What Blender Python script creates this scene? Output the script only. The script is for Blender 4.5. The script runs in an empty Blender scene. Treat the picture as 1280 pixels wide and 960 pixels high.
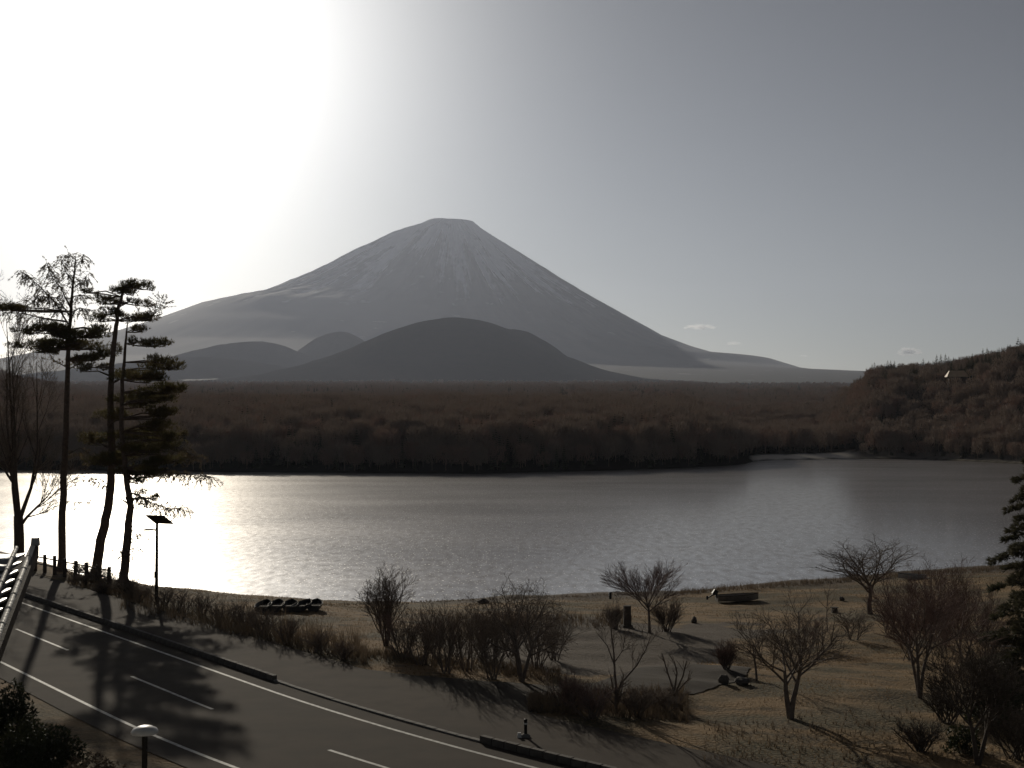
import bpy, bmesh, math, random
import numpy as np
from mathutils import Vector, Matrix, noise as mnoise
from mathutils.geometry import delaunay_2d_cdt

SC = bpy.context.scene
COL = SC.collection
R = math.radians
# ------------------------------------------------------------------ camera
F, CX, CY, HOR = 1591.0, 640.0, 480.0, 529.0       # focal length in photo pixels, horizon row
CAMZ = 16.0
PITCH = math.atan((HOR - CY) / F)
cam_d = bpy.data.cameras.new('camera')
cam = bpy.data.objects.new('camera', cam_d); COL.objects.link(cam)
cam.location = (0, 0, CAMZ); cam.rotation_euler = (math.pi/2 + PITCH, 0, 0)
cam_d.sensor_width = 36; cam_d.lens = F/1280*36
cam_d.clip_start = 0.1; cam_d.clip_end = 90000
SC.camera = cam

def ray(px, py):
    x, y, z = (px-CX)/F, 1.0, (CY-py)/F
    c, s = math.cos(PITCH), math.sin(PITCH)
    return Vector((x, y*c - z*s, y*s + z*c))
def at_depth(px, py, Y):
    r = ray(px, py); return Vector((0, 0, CAMZ)) + r*(Y/r.y)

# ------------------------------------------------------------------ light
SUN = ray(157, 24).normalized()
SUN_EL = math.asin(SUN.z); SUN_AZ = math.atan2(SUN.x, SUN.y)
w = bpy.data.worlds.new('World'); SC.world = w; w.use_nodes = True
nt = w.node_tree; nt.nodes.clear()
out = nt.nodes.new('ShaderNodeOutputWorld'); bg = nt.nodes.new('ShaderNodeBackground')
sky = nt.nodes.new('ShaderNodeTexSky'); sky.sky_type = 'NISHITA'; sky.sun_disc = False
sky.sun_elevation = SUN_EL; sky.sun_rotation = SUN_AZ
sky.altitude = 900; sky.air_density = 1.0; sky.dust_density = 0.6; sky.ozone_density = 1.0
hsv = nt.nodes.new('ShaderNodeHueSaturation'); hsv.inputs['Saturation'].default_value = 0.34; hsv.inputs['Value'].default_value = 0.071
gam = nt.nodes.new('ShaderNodeGamma'); gam.inputs['Gamma'].default_value = 2.0      # a crisp dry winter sky: deep overhead, pale at the horizon
nt.links.new(sky.outputs[0], gam.inputs['Color']); nt.links.new(gam.outputs[0], hsv.inputs['Color'])
# circumsolar glow of thin winter haze, round the sun
tc = nt.nodes.new('ShaderNodeTexCoord')
dot = nt.nodes.new('ShaderNodeVectorMath'); dot.operation = 'DOT_PRODUCT'; dot.inputs[1].default_value = SUN
nt.links.new(tc.outputs['Generated'], dot.inputs[0])
def wmath(op, a, b=None):
    m = nt.nodes.new('ShaderNodeMath'); m.operation = op
    for i, v in enumerate((a, b)):
        if v is None: continue
        if isinstance(v, (int, float)): m.inputs[i].default_value = v
        else: nt.links.new(v, m.inputs[i])
    return m.outputs[0]
cl = wmath('MINIMUM', dot.outputs['Value'], 0.99999)
ang = wmath('ARCCOSINE', cl)
g1 = wmath('MULTIPLY', wmath('EXPONENT', wmath('MULTIPLY', wmath('POWER', wmath('DIVIDE', ang, R(10.2)), 2.0), -1.0)), 27.0)
g2 = wmath('MULTIPLY', wmath('EXPONENT', wmath('DIVIDE', ang, -R(10.0))), 7.0)
gs = wmath('ADD', g1, g2)
gcol = nt.nodes.new('ShaderNodeVectorMath'); gcol.operation = 'SCALE'; gcol.inputs[0].default_value = (1.0, 0.98, 0.93)
nt.links.new(gs, gcol.inputs['Scale'])
add = nt.nodes.new('ShaderNodeVectorMath'); add.operation = 'ADD'
nt.links.new(hsv.outputs[0], add.inputs[0]); nt.links.new(gcol.outputs[0], add.inputs[1])
nt.links.new(add.outputs[0], bg.inputs['Color']); bg.inputs['Strength'].default_value = 0.05
nt.links.new(bg.outputs[0], out.inputs['Surface'])
sun_d = bpy.data.lights.new('sun', 'SUN'); sun_d.energy = 2.7; sun_d.angle = R(0.5); sun_d.color = (1.0, 0.91, 0.76)
sun = bpy.data.objects.new('sun', sun_d); COL.objects.link(sun)
sun.rotation_euler = (-SUN).to_track_quat('-Z', 'Y').to_euler(); sun.location = (-30, 60, 80)
SC.view_settings.view_transform = 'Standard'; SC.view_settings.look = 'None'
SC.view_settings.exposure = 0.0; SC.view_settings.gamma = 1.0; SC.view_settings.use_curve_mapping = False
SC.cycles.max_bounces = 6; SC.cycles.diffuse_bounces = 2; SC.cycles.glossy_bounces = 2
SC.cycles.volume_bounces = 0; SC.cycles.use_denoising = True
SC.cycles.sample_clamp_indirect = 4.0
HAZE_DENSITY = 2.6e-5; HAZE_G = 0.4; HAZE_COL = (0.72, 0.80, 1.0)

# ------------------------------------------------------------------ helpers
def tag(o, label=None, cat=None, group=None, kind=None):
    if label: o['label'] = label
    if cat: o['category'] = cat
    if group: o['group'] = group
    if kind: o['kind'] = kind
    return o
def link(name, me, mat=None, parent=None):
    o = bpy.data.objects.new(name, me); COL.objects.link(o)
    if mat is not None and me is not None and not me.materials: me.materials.append(mat)
    if parent is not None: o.parent = parent
    return o
def empty(name, loc=(0, 0, 0), rz=0):
    o = bpy.data.objects.new(name, None); COL.objects.link(o); o.location = loc; o.rotation_euler.z = rz
    o.empty_display_size = 0.2
    return o
def mesh_np(name, V, Fc, smooth=False):
    me = bpy.data.meshes.new(name)
    V = np.asarray(V, dtype=np.float32); Fc = np.asarray(Fc, dtype=np.int32)
    k = Fc.shape[1]
    me.vertices.add(len(V)); me.vertices.foreach_set('co', V.ravel())
    me.loops.add(Fc.size); me.loops.foreach_set('vertex_index', Fc.ravel())
    me.polygons.add(len(Fc)); me.polygons.foreach_set('loop_start', np.arange(0, Fc.size, k, dtype=np.int32))
    if smooth: me.polygons.foreach_set('use_smooth', np.ones(len(Fc), dtype=bool))
    me.update(calc_edges=True); me.validate()
    return me
def attr(me, name, vals):
    a = me.attributes.new(name, 'FLOAT', 'POINT'); a.data.foreach_set('value', np.asarray(vals, dtype=np.float32))
class MB:
    """collects triangles / quads, builds one mesh"""
    def __init__(s): s.v = []; s.f = []; s.n = 0
    def add(s, V, Fs):
        s.v.extend([tuple(p) for p in V]); s.f.extend([tuple(i+s.n for i in f) for f in Fs]); s.n += len(V)
    def box(s, c, d, rz=0, rx=0, ry=0, taper=1.0):
        M = Matrix.Rotation(rz, 3, 'Z') @ Matrix.Rotation(ry, 3, 'Y') @ Matrix.Rotation(rx, 3, 'X')
        V = []
        for k in (-1, 1):
            t = taper if k > 0 else 1
            for a, b in ((-1, -1), (1, -1), (1, 1), (-1, 1)):
                V.append(Vector(c) + M @ Vector((a*d[0]/2*t, b*d[1]/2*t, k*d[2]/2)))
        s.add(V, [(3, 2, 1, 0), (4, 5, 6, 7), (0, 1, 5, 4), (1, 2, 6, 5), (2, 3, 7, 6), (3, 0, 4, 7)])
    def tube(s, pts, rad, k=6, cap=True):
        pts = [Vector(p) for p in pts]; V = []; Fs = []
        for i, p in enumerate(pts):
            t = (pts[min(i+1, len(pts)-1)] - pts[max(i-1, 0)])
            if t.length < 1e-6: t = Vector((0, 0, 1))
            t.normalize(); a = t.orthogonal().normalized() if abs(t.z) > .9 or i == 0 else None
            if a is None: a = t.cross(Vector((0, 0, 1))).normalized()
            if i == 0 and abs(t.z) <= .9: a = t.cross(Vector((0, 0, 1))).normalized()
            if abs(t.z) > .9: a = (Vector((1, 0, 0)) - t*t.x).normalized()
            b = t.cross(a)
            r = rad[i] if hasattr(rad, '__len__') else rad
            for j in range(k):
                q = 2*math.pi*j/k; V.append(p + a*(r*math.cos(q)) + b*(r*math.sin(q)))
        for i in range(len(pts)-1):
            for j in range(k):
                Fs.append((i*k+j, i*k+(j+1) % k, (i+1)*k+(j+1) % k, (i+1)*k+j))
        if cap: Fs.append(tuple(range(k-1, -1, -1))); Fs.append(tuple((len(pts)-1)*k+j for j in range(k)))
        s.add(V, Fs)
    def lathe(s, prof, k=16, c=(0, 0, 0)):
        V = []; Fs = []
        for r, z in prof:
            for j in range(k):
                q = 2*math.pi*j/k; V.append((c[0]+r*math.cos(q), c[1]+r*math.sin(q), c[2]+z))
        for i in range(len(prof)-1):
            for j in range(k):
                Fs.append((i*k+j, i*k+(j+1) % k, (i+1)*k+(j+1) % k, (i+1)*k+j))
        s.add(V, Fs)
    def mesh(s, name, smooth=False):
        me = bpy.data.meshes.new(name); me.from_pydata(s.v, [], s.f)
        if smooth: me.polygons.foreach_set('use_smooth', np.ones(len(me.polygons), dtype=bool))
        me.update(); return me
    def build(s, name, mat, parent=None, smooth=False): return link(name, s.mesh(name, smooth), mat, parent)

# value noise on arrays (fbm)
def _hash(ix, iy, seed):
    n = (ix.astype(np.int64)*374761393 + iy.astype(np.int64)*668265263 + seed*974634777) & 0x7fffffff
    n = ((n ^ (n >> 13))*1274126177) & 0x7fffffff
    return ((n ^ (n >> 16)) & 0xffff)/65535.0
def vnoise(x, y, seed=0):
    x = np.asarray(x, float); y = np.asarray(y, float)
    ix, iy = np.floor(x), np.floor(y); fx, fy = x-ix, y-iy
    fx = fx*fx*(3-2*fx); fy = fy*fy*(3-2*fy)
    a = _hash(ix, iy, seed); b = _hash(ix+1, iy, seed); c = _hash(ix, iy+1, seed); d = _hash(ix+1, iy+1, seed)
    return (a*(1-fx)+b*fx)*(1-fy) + (c*(1-fx)+d*fx)*fy
def fbm(x, y, oct=4, seed=0):
    s = 0; a = .5; t = 0
    for o in range(oct):
        s = s + a*vnoise(np.asarray(x)*2**o, np.asarray(y)*2**o, seed+o); t += a; a *= .5
    return s/t
def sstep(a, b, x):
    t = np.clip((x-a)/(b-a), 0, 1); return t*t*(3-2*t)

# ------------------------------------------------------------------ materials
def mat(name, c1, c2=None, rough=0.85, scale=3.0, bump=0.0, bscale=None, spec=0.3, metal=0.0, detail=6, coord='Object', trans=0.0):
    m = bpy.data.materials.new(name); m.use_nodes = True
    n = m.node_tree.nodes; l = m.node_tree.links
    b = n['Principled BSDF']; b.inputs['Roughness'].default_value = rough; b.inputs['Metallic'].default_value = metal
    b.inputs['Specular IOR Level'].default_value = spec
    if c2 is None: c2 = tuple(x*0.75 for x in c1)
    t = n.new('ShaderNodeTexCoord')
    no = n.new('ShaderNodeTexNoise'); no.inputs['Scale'].default_value = scale; no.inputs['Detail'].default_value = detail
    l.new(t.outputs[coord], no.inputs['Vector'])
    mr = n.new('ShaderNodeMapRange'); mr.inputs[1].default_value = .32; mr.inputs[2].default_value = .68
    l.new(no.outputs['Fac'], mr.inputs[0])
    mx = n.new('ShaderNodeMix'); mx.data_type = 'RGBA'
    mx.inputs[6].default_value = (*c1, 1); mx.inputs[7].default_value = (*c2, 1)
    l.new(mr.outputs[0], mx.inputs[0]); l.new(mx.outputs[2], b.inputs['Base Color'])
    if bump:
        nb = n.new('ShaderNodeTexNoise'); nb.inputs['Scale'].default_value = bscale or scale*6; nb.inputs['Detail'].default_value = 4
        l.new(t.outputs[coord], nb.inputs['Vector'])
        bp = n.new('ShaderNodeBump'); bp.inputs['Strength'].default_value = bump; bp.inputs['Distance'].default_value = .03
        l.new(nb.outputs['Fac'], bp.inputs['Height']); l.new(bp.outputs[0], b.inputs['Normal'])
    if trans:
        tr = n.new('ShaderNodeBsdfTranslucent'); l.new(mx.outputs[2], tr.inputs['Color'])
        ms = n.new('ShaderNodeMixShader'); ms.inputs[0].default_value = trans
        l.new(b.outputs[0], ms.inputs[1]); l.new(tr.outputs[0], ms.inputs[2]); l.new(ms.outputs[0], n['Material Output'].inputs['Surface'])
    return m
M = dict(
    asphalt=mat('asphalt', (.080, .064, .049), (.060, .049, .038), .95, .6, .3, 60, spec=.12),
    walk=mat('walk_asphalt', (.086, .068, .052), (.062, .049, .038), .95, .7, .35, 45, spec=.12),
    drive=mat('drive_asphalt', (.074, .062, .050), (.054, .045, .037), .95, .5, .35, 40, spec=.12),
    paint=mat('road_paint', (.6, .59, .54), (.3, .29, .26), .7, 4.0, .15, 60),
    concrete=mat('concrete', (.24, .23, .21), (.15, .14, .13), .9, 5, .3, 50),
    bark=mat('bark', (.12, .096, .078), (.07, .057, .047), .9, 9, .8, 20),
    cherry=mat('cherry_bark', (.20, .16, .135), (.13, .105, .09), .85, 6, .4, 20),
    redtwig=mat('red_twig', (.25, .165, .14), (.18, .125, .108), .8, 3),
    twig=mat('twig', (.21, .165, .13), (.15, .118, .096), .85, 3),
    pinebark=mat('pine_bark', (.16, .115, .09), (.09, .07, .058), .9, 5, .9, 14),
    needle=mat('pine_needle', (.10, .095, .045), (.13, .10, .05), .7, .5, trans=.5),
    firneedle=mat('fir_needle', (.06, .062, .038), (.09, .08, .05), .7, .6, trans=.3),
    larch=mat('larch_twig', (.2, .15, .09), (.15, .115, .07), .8, 1.5, trans=.5),
    drygrass=mat('dry_grass', (.30, .20, .10), (.19, .13, .07), .9, .4, trans=.3),
    weed=mat('weed_stem', (.25, .19, .13), (.17, .13, .09), .9, .6, trans=.2),
    evergreen=mat('evergreen_leaf', (.045, .055, .026), (.075, .075, .036), .6, 1.2, trans=.15),
    wood=mat('weathered_wood', (.09, .07, .052), (.05, .04, .03), .85, 8, .3),
    hull=mat('boat_hull', (.05, .052, .055), (.034, .034, .036), .5, 4),
    hullwhite=mat('white_hull', (.55, .56, .55), (.4, .4, .4), .4, 4),
    hullgrey=mat('grey_hull', (.26, .23, .2), (.18, .16, .14), .5, 4),
    black=mat('black_plastic', (.02, .02, .021), None, .5, 5),
    white=mat('white_enamel', (.72, .71, .68), (.6, .59, .56), .35, 5),
    darkmetal=mat('dark_metal', (.03, .028, .026), None, .5, 6, metal=.3),
    panel=mat('solar_glass', (.012, .014, .022), None, .15, 5, spec=.6),
    stone=mat('stone', (.14, .125, .11), (.09, .08, .07), .9, 4, .6, 16),
    tile=mat('glazed_tile', (.30, .31, .32), (.22, .225, .23), .4, 5, .15, 30, spec=.9),
    tilecap=mat('ridge_tile', (.62, .58, .50), (.5, .46, .40), .6, 5, .2, 30, spec=.6),
    plaster=mat('plaster', (.5, .47, .42), (.4, .38, .34), .9, 2, .2),
    houseroof=mat('house_roof', (.62, .47, .32), (.52, .39, .26), .6, .5),
    glass=mat('window_glass', (.02, .022, .025), None, .1, 4, spec=.6),
    soil=mat('bare_soil', (.07, .052, .038), (.045, .036, .028), .95, 4, .6, 12),
)

# ------------------------------------------------------------------ terrain of the near bank
SHORE_X = np.array([-400, -100, -60, -45, -32, -23.5, -16.8, -5.7, 4.4, 16.8, 29.4, 44.6, 58.9, 85, 140, 400.])
SHORE_Y = np.array([560, 215, 150, 126, 113, 110, 111.6, 113.6, 117.8, 121.8, 129.9, 139, 146, 158, 185, 300.])
def shore_y(x): return np.interp(x, SHORE_X, SHORE_Y)
ROAD_O = np.array([-6.3, 42.6]); RD = np.array([.616, -.787]); RN = np.array([.787, .616])   # along the road, towards the lake
ROADZ = 5.0
def road_off(s):       # the road bends gently towards the lake on its near half
    u = np.clip(np.asarray(s, float)+11, 0, None); return .0043*np.minimum(u, 26)**2 + .2236*np.maximum(u-26, 0)
def road_n(x, y): return (x-ROAD_O[0])*RN[0] + (y-ROAD_O[1])*RN[1] - road_off((x-ROAD_O[0])*RD[0] + (y-ROAD_O[1])*RD[1])
def road_pt(s, n, z=ROADZ): p = ROAD_O + RD*s + RN*(n+float(road_off(s))); return Vector((p[0], p[1], z))
def near_h(x, y, bumps=True):
    x = np.asarray(x, float); y = np.asarray(y, float)
    sy = shore_y(x); wig = (fbm(x*.12+7, y*.05, 3, 5)-.5)*3.0
    D = sy - y + wig*(x > -30)
    edge = np.maximum(ROAD_O[1] + (11.0 - (x-ROAD_O[0])*RN[0])/RN[1], 26.0)     # the line n = 11 m off the road centre
    t = np.clip(D/np.maximum(sy-edge, 8.0), -.25, 1.0)
    h = np.where(t > 0, ROADZ*(1-(1-np.clip(t, 0, 1))**1.25), t*6)
    h = h + .25*sstep(0, 1.5, D)*(1-sstep(.7, 1., t))
    if bumps:
        k = sstep(9.5, 14., road_n(x, y))*sstep(0., 4., D)
        h = h + k*((fbm(x*.09, y*.09, 3, 11)-.5)*.9 + (fbm(x*.5, y*.5, 3, 21)-.5)*.22)
    n = road_n(x, y)
    flat = 1-sstep(8.8, 10.5, n)
    h = h*(1-flat) + (ROADZ-.02)*flat
    # the mown mound round the pines on the shore side of the pavement
    return h
def gz(x, y): return float(near_h(np.array([x]), np.array([y]))[0])
def at_ground(px, py):
    r = ray(px, py); o = Vector((0, 0, CAMZ)); t = 12.0; last = t
    ts = np.arange(12, 240, .25); P = np.array([[o.x+r.x*q, o.y+r.y*q, o.z+r.z*q] for q in ts])
    hh = np.maximum(near_h(P[:, 0], P[:, 1]), 0.0)
    k = np.argmax(P[:, 2] <= hh); 
    if P[k, 2] > hh[k]: k = len(ts)-1
    p = P[k]; return Vector((p[0], p[1], float(near_h(p[0:1], p[1:2])[0])))

def poly_mask(x, y, poly):
    ins = np.zeros(x.shape, bool); n = len(poly); j = n-1
    for i in range(n):
        xi, yi = poly[i]; xj, yj = poly[j]
        c = ((yi > y) != (yj > y)) & (x < (xj-xi)*(y-yi)/((yj-yi) if yj != yi else 1e-9)+xi)
        ins ^= c; j = i
    return ins
DRIVE = [(-7.6, 58.0), (-4.5, 55.9), (-1.0, 54.6), (1.7, 54.1), (3.6, 55.4), (5.2, 58.6), (6.8, 62.5), (11.6, 62.0), (10.4, 57.6), (7.6, 53.6),
         (4.6, 51.2), (2.2, 50.0), (.7, 48.9), (.35, 47.9), (.9, 46.9), (1.6, 46.1), (.1, 45.3), (-9.2, 57.2)]
GRAVEL = [at_ground(*p)[:2] for p in ((570, 812), (640, 775), (720, 768), (830, 782), (900, 778), (985, 790), (930, 812), (880, 826), (850, 842), (790, 850), (720, 845), (660, 838), (610, 832))]

gx = np.arange(-150, 150.1, .5); gy = np.arange(-30, 236.1, .5)
X, Y = np.meshgrid(gx, gy); Xf, Yf = X.ravel(), Y.ravel()
Z = near_h(Xf, Yf)
V = np.stack([Xf, Yf, Z], 1)
nx, ny = len(gx), len(gy)
i = np.arange((nx-1)*(ny-1)); ii = (i//(nx-1))*nx + i % (nx-1)
Fq = np.stack([ii, ii+1, ii+nx+1, ii+nx], 1)
keep = (Z[Fq].max(1) > -1.2)
used = np.unique(Fq[keep]); remap = -np.ones(len(V), int); remap[used] = np.arange(len(used))
me = mesh_np('ground', V[used], remap[Fq[keep]], True)
gm = np.zeros(len(Xf))
blur = poly_mask(Xf+(vnoise(Xf*.4, Yf*.4, 3)-.5)*4, Yf+(vnoise(Xf*.4+9, Yf*.4, 4)-.5)*5, GRAVEL).astype(float)
gm = np.maximum(gm, blur)
Dsh = shore_y(Xf)-Yf
gm2 = 1-sstep(7, 16, Dsh+(fbm(Xf*.1, Yf*.1, 3, 8)-.5)*10)
attr(me, 'gravel', gm[used]); attr(me, 'beach', gm2[used])
def ground_material():
    m = bpy.data.materials.new('winter_turf'); m.use_nodes = True; n = m.node_tree.nodes; l = m.node_tree.links
    b = n['Principled BSDF']; b.inputs['Roughness'].default_value = .95; b.inputs['Specular IOR Level'].default_value = .15
    t = n.new('ShaderNodeTexCoord')
    def noise(scale, det=5, st=(1, 1, 1)):
        mp = n.new('ShaderNodeMapping'); mp.inputs['Scale'].default_value = st; l.new(t.outputs['Object'], mp.inputs['Vector'])
        no = n.new('ShaderNodeTexNoise'); no.inputs['Scale'].default_value = scale; no.inputs['Detail'].default_value = det
        l.new(mp.outputs[0], no.inputs['Vector']); return no.outputs['Fac']
    def ramp(f, a, bb):
        r = n.new('ShaderNodeMapRange'); r.inputs[1].default_value = a; r.inputs[2].default_value = bb; l.new(f, r.inputs[0]); return r.outputs[0]
    def mix(f, a, bb):
        x = n.new('ShaderNodeMix'); x.data_type = 'RGBA'; l.new(f, x.inputs[0])
        for k, c in ((6, a), (7, bb)):
            if isinstance(c, tuple): x.inputs[k].default_value = (*c, 1)
            else: l.new(c, x.inputs[k])
        return x.outputs[2]
    turf = mix(ramp(noise(.16, 5, (1, 1.6, 1)), .44, .58), (.26, .175, .092), (.105, .09, .055))
    turf = mix(ramp(noise(.55, 6, (1, 2.0, 1)), .50, .70), turf, (.085, .068, .045))
    turf = mix(ramp(noise(9, 4), .5, .75), turf, (.26, .18, .095))
    grav = mix(ramp(noise(2.5, 8), .35, .65), (.135, .108, .084), (.095, .077, .06))
    grav = mix(ramp(noise(22, 2), .6, .7), grav, (.2, .185, .16))
    bch = mix(ramp(noise(.8, 6), .35, .65), (.12, .092, .065), (.085, .066, .05))
    a1 = n.new('ShaderNodeAttribute'); a1.attribute_name = 'gravel'
    a2 = n.new('ShaderNodeAttribute'); a2.attribute_name = 'beach'
    c = mix(a2.outputs['Fac'], turf, bch); c = mix(a1.outputs['Fac'], c, grav)
    l.new(c, b.inputs['Base Color'])
    bp = n.new('ShaderNodeBump'); bp.inputs['Strength'].default_value = .9; bp.inputs['Distance'].default_value = .12
    l.new(noise(7, 8), bp.inputs['Height']); l.new(bp.outputs[0], b.inputs['Normal'])
    return m
ground = tag(link('ground', me, ground_material()), kind='structure')

# ------------------------------------------------------------------ road, pavement, kerbs, paint
def strip(name, n0, n1, s0, s1, z, m, step=2.0, parent=None):
    mb = MB(); k = int((s1-s0)/step)+1
    V = []; Fs = []
    for q in range(k+1):
        s = s0+(s1-s0)*q/k
        V += [road_pt(s, n0, z), road_pt(s, n1, z)]
    for q in range(k): Fs.append((2*q, 2*q+2, 2*q+3, 2*q+1)[::-1])
    mb.add(V, Fs); o = mb.build(name, m, parent); return o
tag(strip('road', -4.6, 4.35, -95, 60, ROADZ+.004, M['asphalt']), kind='structure')
tag(strip('pavement', 4.58, 8.7, -95, 60, ROADZ+.05, M['walk']), kind='structure')
mk = strip('edge_line', 3.28, 3.43, -95, 60, ROADZ+.009, M['paint']); tag(mk, kind='structure'); mk.name = 'road_marking'
mk = strip('road_marking', -3.55, -3.40, -95, 60, ROADZ+.009, M['paint']); tag(mk, kind='structure')
s = -97.6
while s < 58:
    tag(strip('road_marking', -.07, .07, s, s+8.1, ROADZ+.009, M['paint']), kind='structure'); s += 16.2
# pavement drive
def sheet(name, poly, dz, m, step=.6):
    P = [Vector(p) for p in poly]; B = []
    for q in range(len(P)):
        a, b = P[q], P[(q+1) % len(P)]; k = max(1, int((b-a).length/.4))
        for e in range(k):
            c = a.lerp(b, e/k); B.append(c + Vector((random.uniform(-.06, .06), random.uniform(-.06, .06))))
    xs = np.arange(min(p.x for p in P), max(p.x for p in P), step); ys = np.arange(min(p.y for p in P), max(p.y for p in P), step)
    gxx, gyy = np.meshgrid(xs, ys); ins = poly_mask(gxx, gyy, [(p.x, p.y) for p in B])
    I = [Vector((a, b)) for a, b in zip(gxx[ins], gyy[ins])]
    nb = len(B)
    vs, es, fs, *_ = delaunay_2d_cdt(B+I, [(q, (q+1) % nb) for q in range(nb)], [], 1, 1e-4)
    A = np.array([[v.x, v.y] for v in vs]); z = np.maximum(near_h(A[:, 0], A[:, 1]), ROADZ*0) + dz
    mb = MB(); mb.add([(a[0], a[1], zz) for a, zz in zip(A, z)], [tuple(f) for f in fs])
    return tag(mb.build(name, m), kind='structure')
random.seed(3)
sheet('driveway', DRIVE, .035, M['drive'])
# kerb stones, one by one
kerb = empty('kerb', road_pt(-40, 4.46)); tag(kerb, kind='structure')
ks_hi = MB(); ks_hi.box((0, 0, .11), (.58, .20, .26), taper=.96); ks_hi = ks_hi.mesh('kerb_stone'); ks_hi.materials.append(M['stone'])  # raised stones take the dark stone, painting in their shaded face and shadow
ks_lo = MB(); ks_lo.box((0, 0, .015), (.58, .20, .09), taper=.97); ks_lo = ks_lo.mesh('kerb_stone'); ks_lo.materials.append(M['concrete'])
ang = math.atan2(RD[1], RD[0])
def rs(px, py):      # where on the road axis a pixel falls
    p = at_depth(px, py, 1); d = (ROADZ-CAMZ)/(p.z-CAMZ); q = np.array([p.x*d, p.y*d]); return float((q-ROAD_O) @ RD)
S_A, S_B = rs(343, 850), rs(603, 930)
q = -80.0; kn = 0
while q < 40:
    hi = q < S_A or q > S_B
    o = bpy.data.objects.new('kerb_stone', ks_hi if hi else ks_lo); COL.objects.link(o); o.parent = kerb
    p = road_pt(q, 4.46) - kerb.location; o.location = (p.x, p.y, random.uniform(-.006, .006)); o.rotation_euler.z = ang+math.atan(float(road_off(q+.3)-road_off(q-.3))/.6)+random.uniform(-.008, .008)
    q += .6; kn += 1

# ------------------------------------------------------------------ lake
def lake_material():
    m = bpy.data.materials.new('lake_ice'); m.use_nodes = True; n = m.node_tree.nodes; l = m.node_tree.links
    n.remove(n['Principled BSDF'])
    t = n.new('ShaderNodeTexCoord')
    def noise(scale, det, st=(1, 1, 1)):
        mp = n.new('ShaderNodeMapping'); mp.inputs['Scale'].default_value = st; l.new(t.outputs['Object'], mp.inputs['Vector'])
        no = n.new('ShaderNodeTexNoise'); no.inputs['Scale'].default_value = scale; no.inputs['Detail'].default_value = det
        l.new(mp.outputs[0], no.inputs['Vector']); return no.outputs['Fac']
    def rng_(f, a, b, c, d):
        r = n.new('ShaderNodeMapRange'); r.inputs[1].default_value = a; r.inputs[2].default_value = b; r.inputs[3].default_value = c; r.inputs[4].default_value = d; l.new(f, r.inputs[0]); return r.outputs[0]
    bp = n.new('ShaderNodeBump'); bp.inputs['Strength'].default_value = .3; bp.inputs['Distance'].default_value = .02
    l.new(noise(2.2, 5, (1, .7, 1)), bp.inputs['Height'])
    def gloss(col, r):
        g_ = n.new('ShaderNodeBsdfAnisotropic'); g_.inputs['Color'].default_value = (*col, 1); g_.inputs['Roughness'].default_value = r; l.new(bp.outputs[0], g_.inputs['Normal']); return g_
    g1 = gloss((.70, .70, .71), .12); g2 = gloss((.66, .64, .62), .36); g3 = gloss((.8, .78, .74), .62)
    df = n.new('ShaderNodeBsdfDiffuse'); df.inputs['Color'].default_value = (.17, .145, .13, 1)
    def mixs(f, a, b):
        x = n.new('ShaderNodeMixShader')
        if isinstance(f, float): x.inputs[0].default_value = f
        else: l.new(f, x.inputs[0])
        l.new(a, x.inputs[1]); l.new(b, x.inputs[2]); return x.outputs[0]
    a_ = mixs(rng_(noise(.02, 6, (1, 1.8, 1)), .35, .65, .28, .42), g1.outputs[0], g2.outputs[0])
    a_ = mixs(rng_(noise(1.1, 4, (1, .35, 1)), .3, .7, .12, .52), a_, df.outputs[0])
    a_ = mixs(rng_(noise(4.2, 2, (1, .4, 1)), .62, .72, 0, .75), a_, g3.outputs[0])      # frost flowers on the ice
    l.new(a_, n['Material Output'].inputs['Surface'])
    return m
mb = MB(); mb.add([(-1200, 60, 0), (1200, 60, 0), (1200, 1000, 0), (-1200, 1000, 0)], [(0, 1, 2, 3)])
# keep the sheet under the bank only: terrain rises above it
tag(mb.build('lake', lake_material()), kind='structure')

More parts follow.
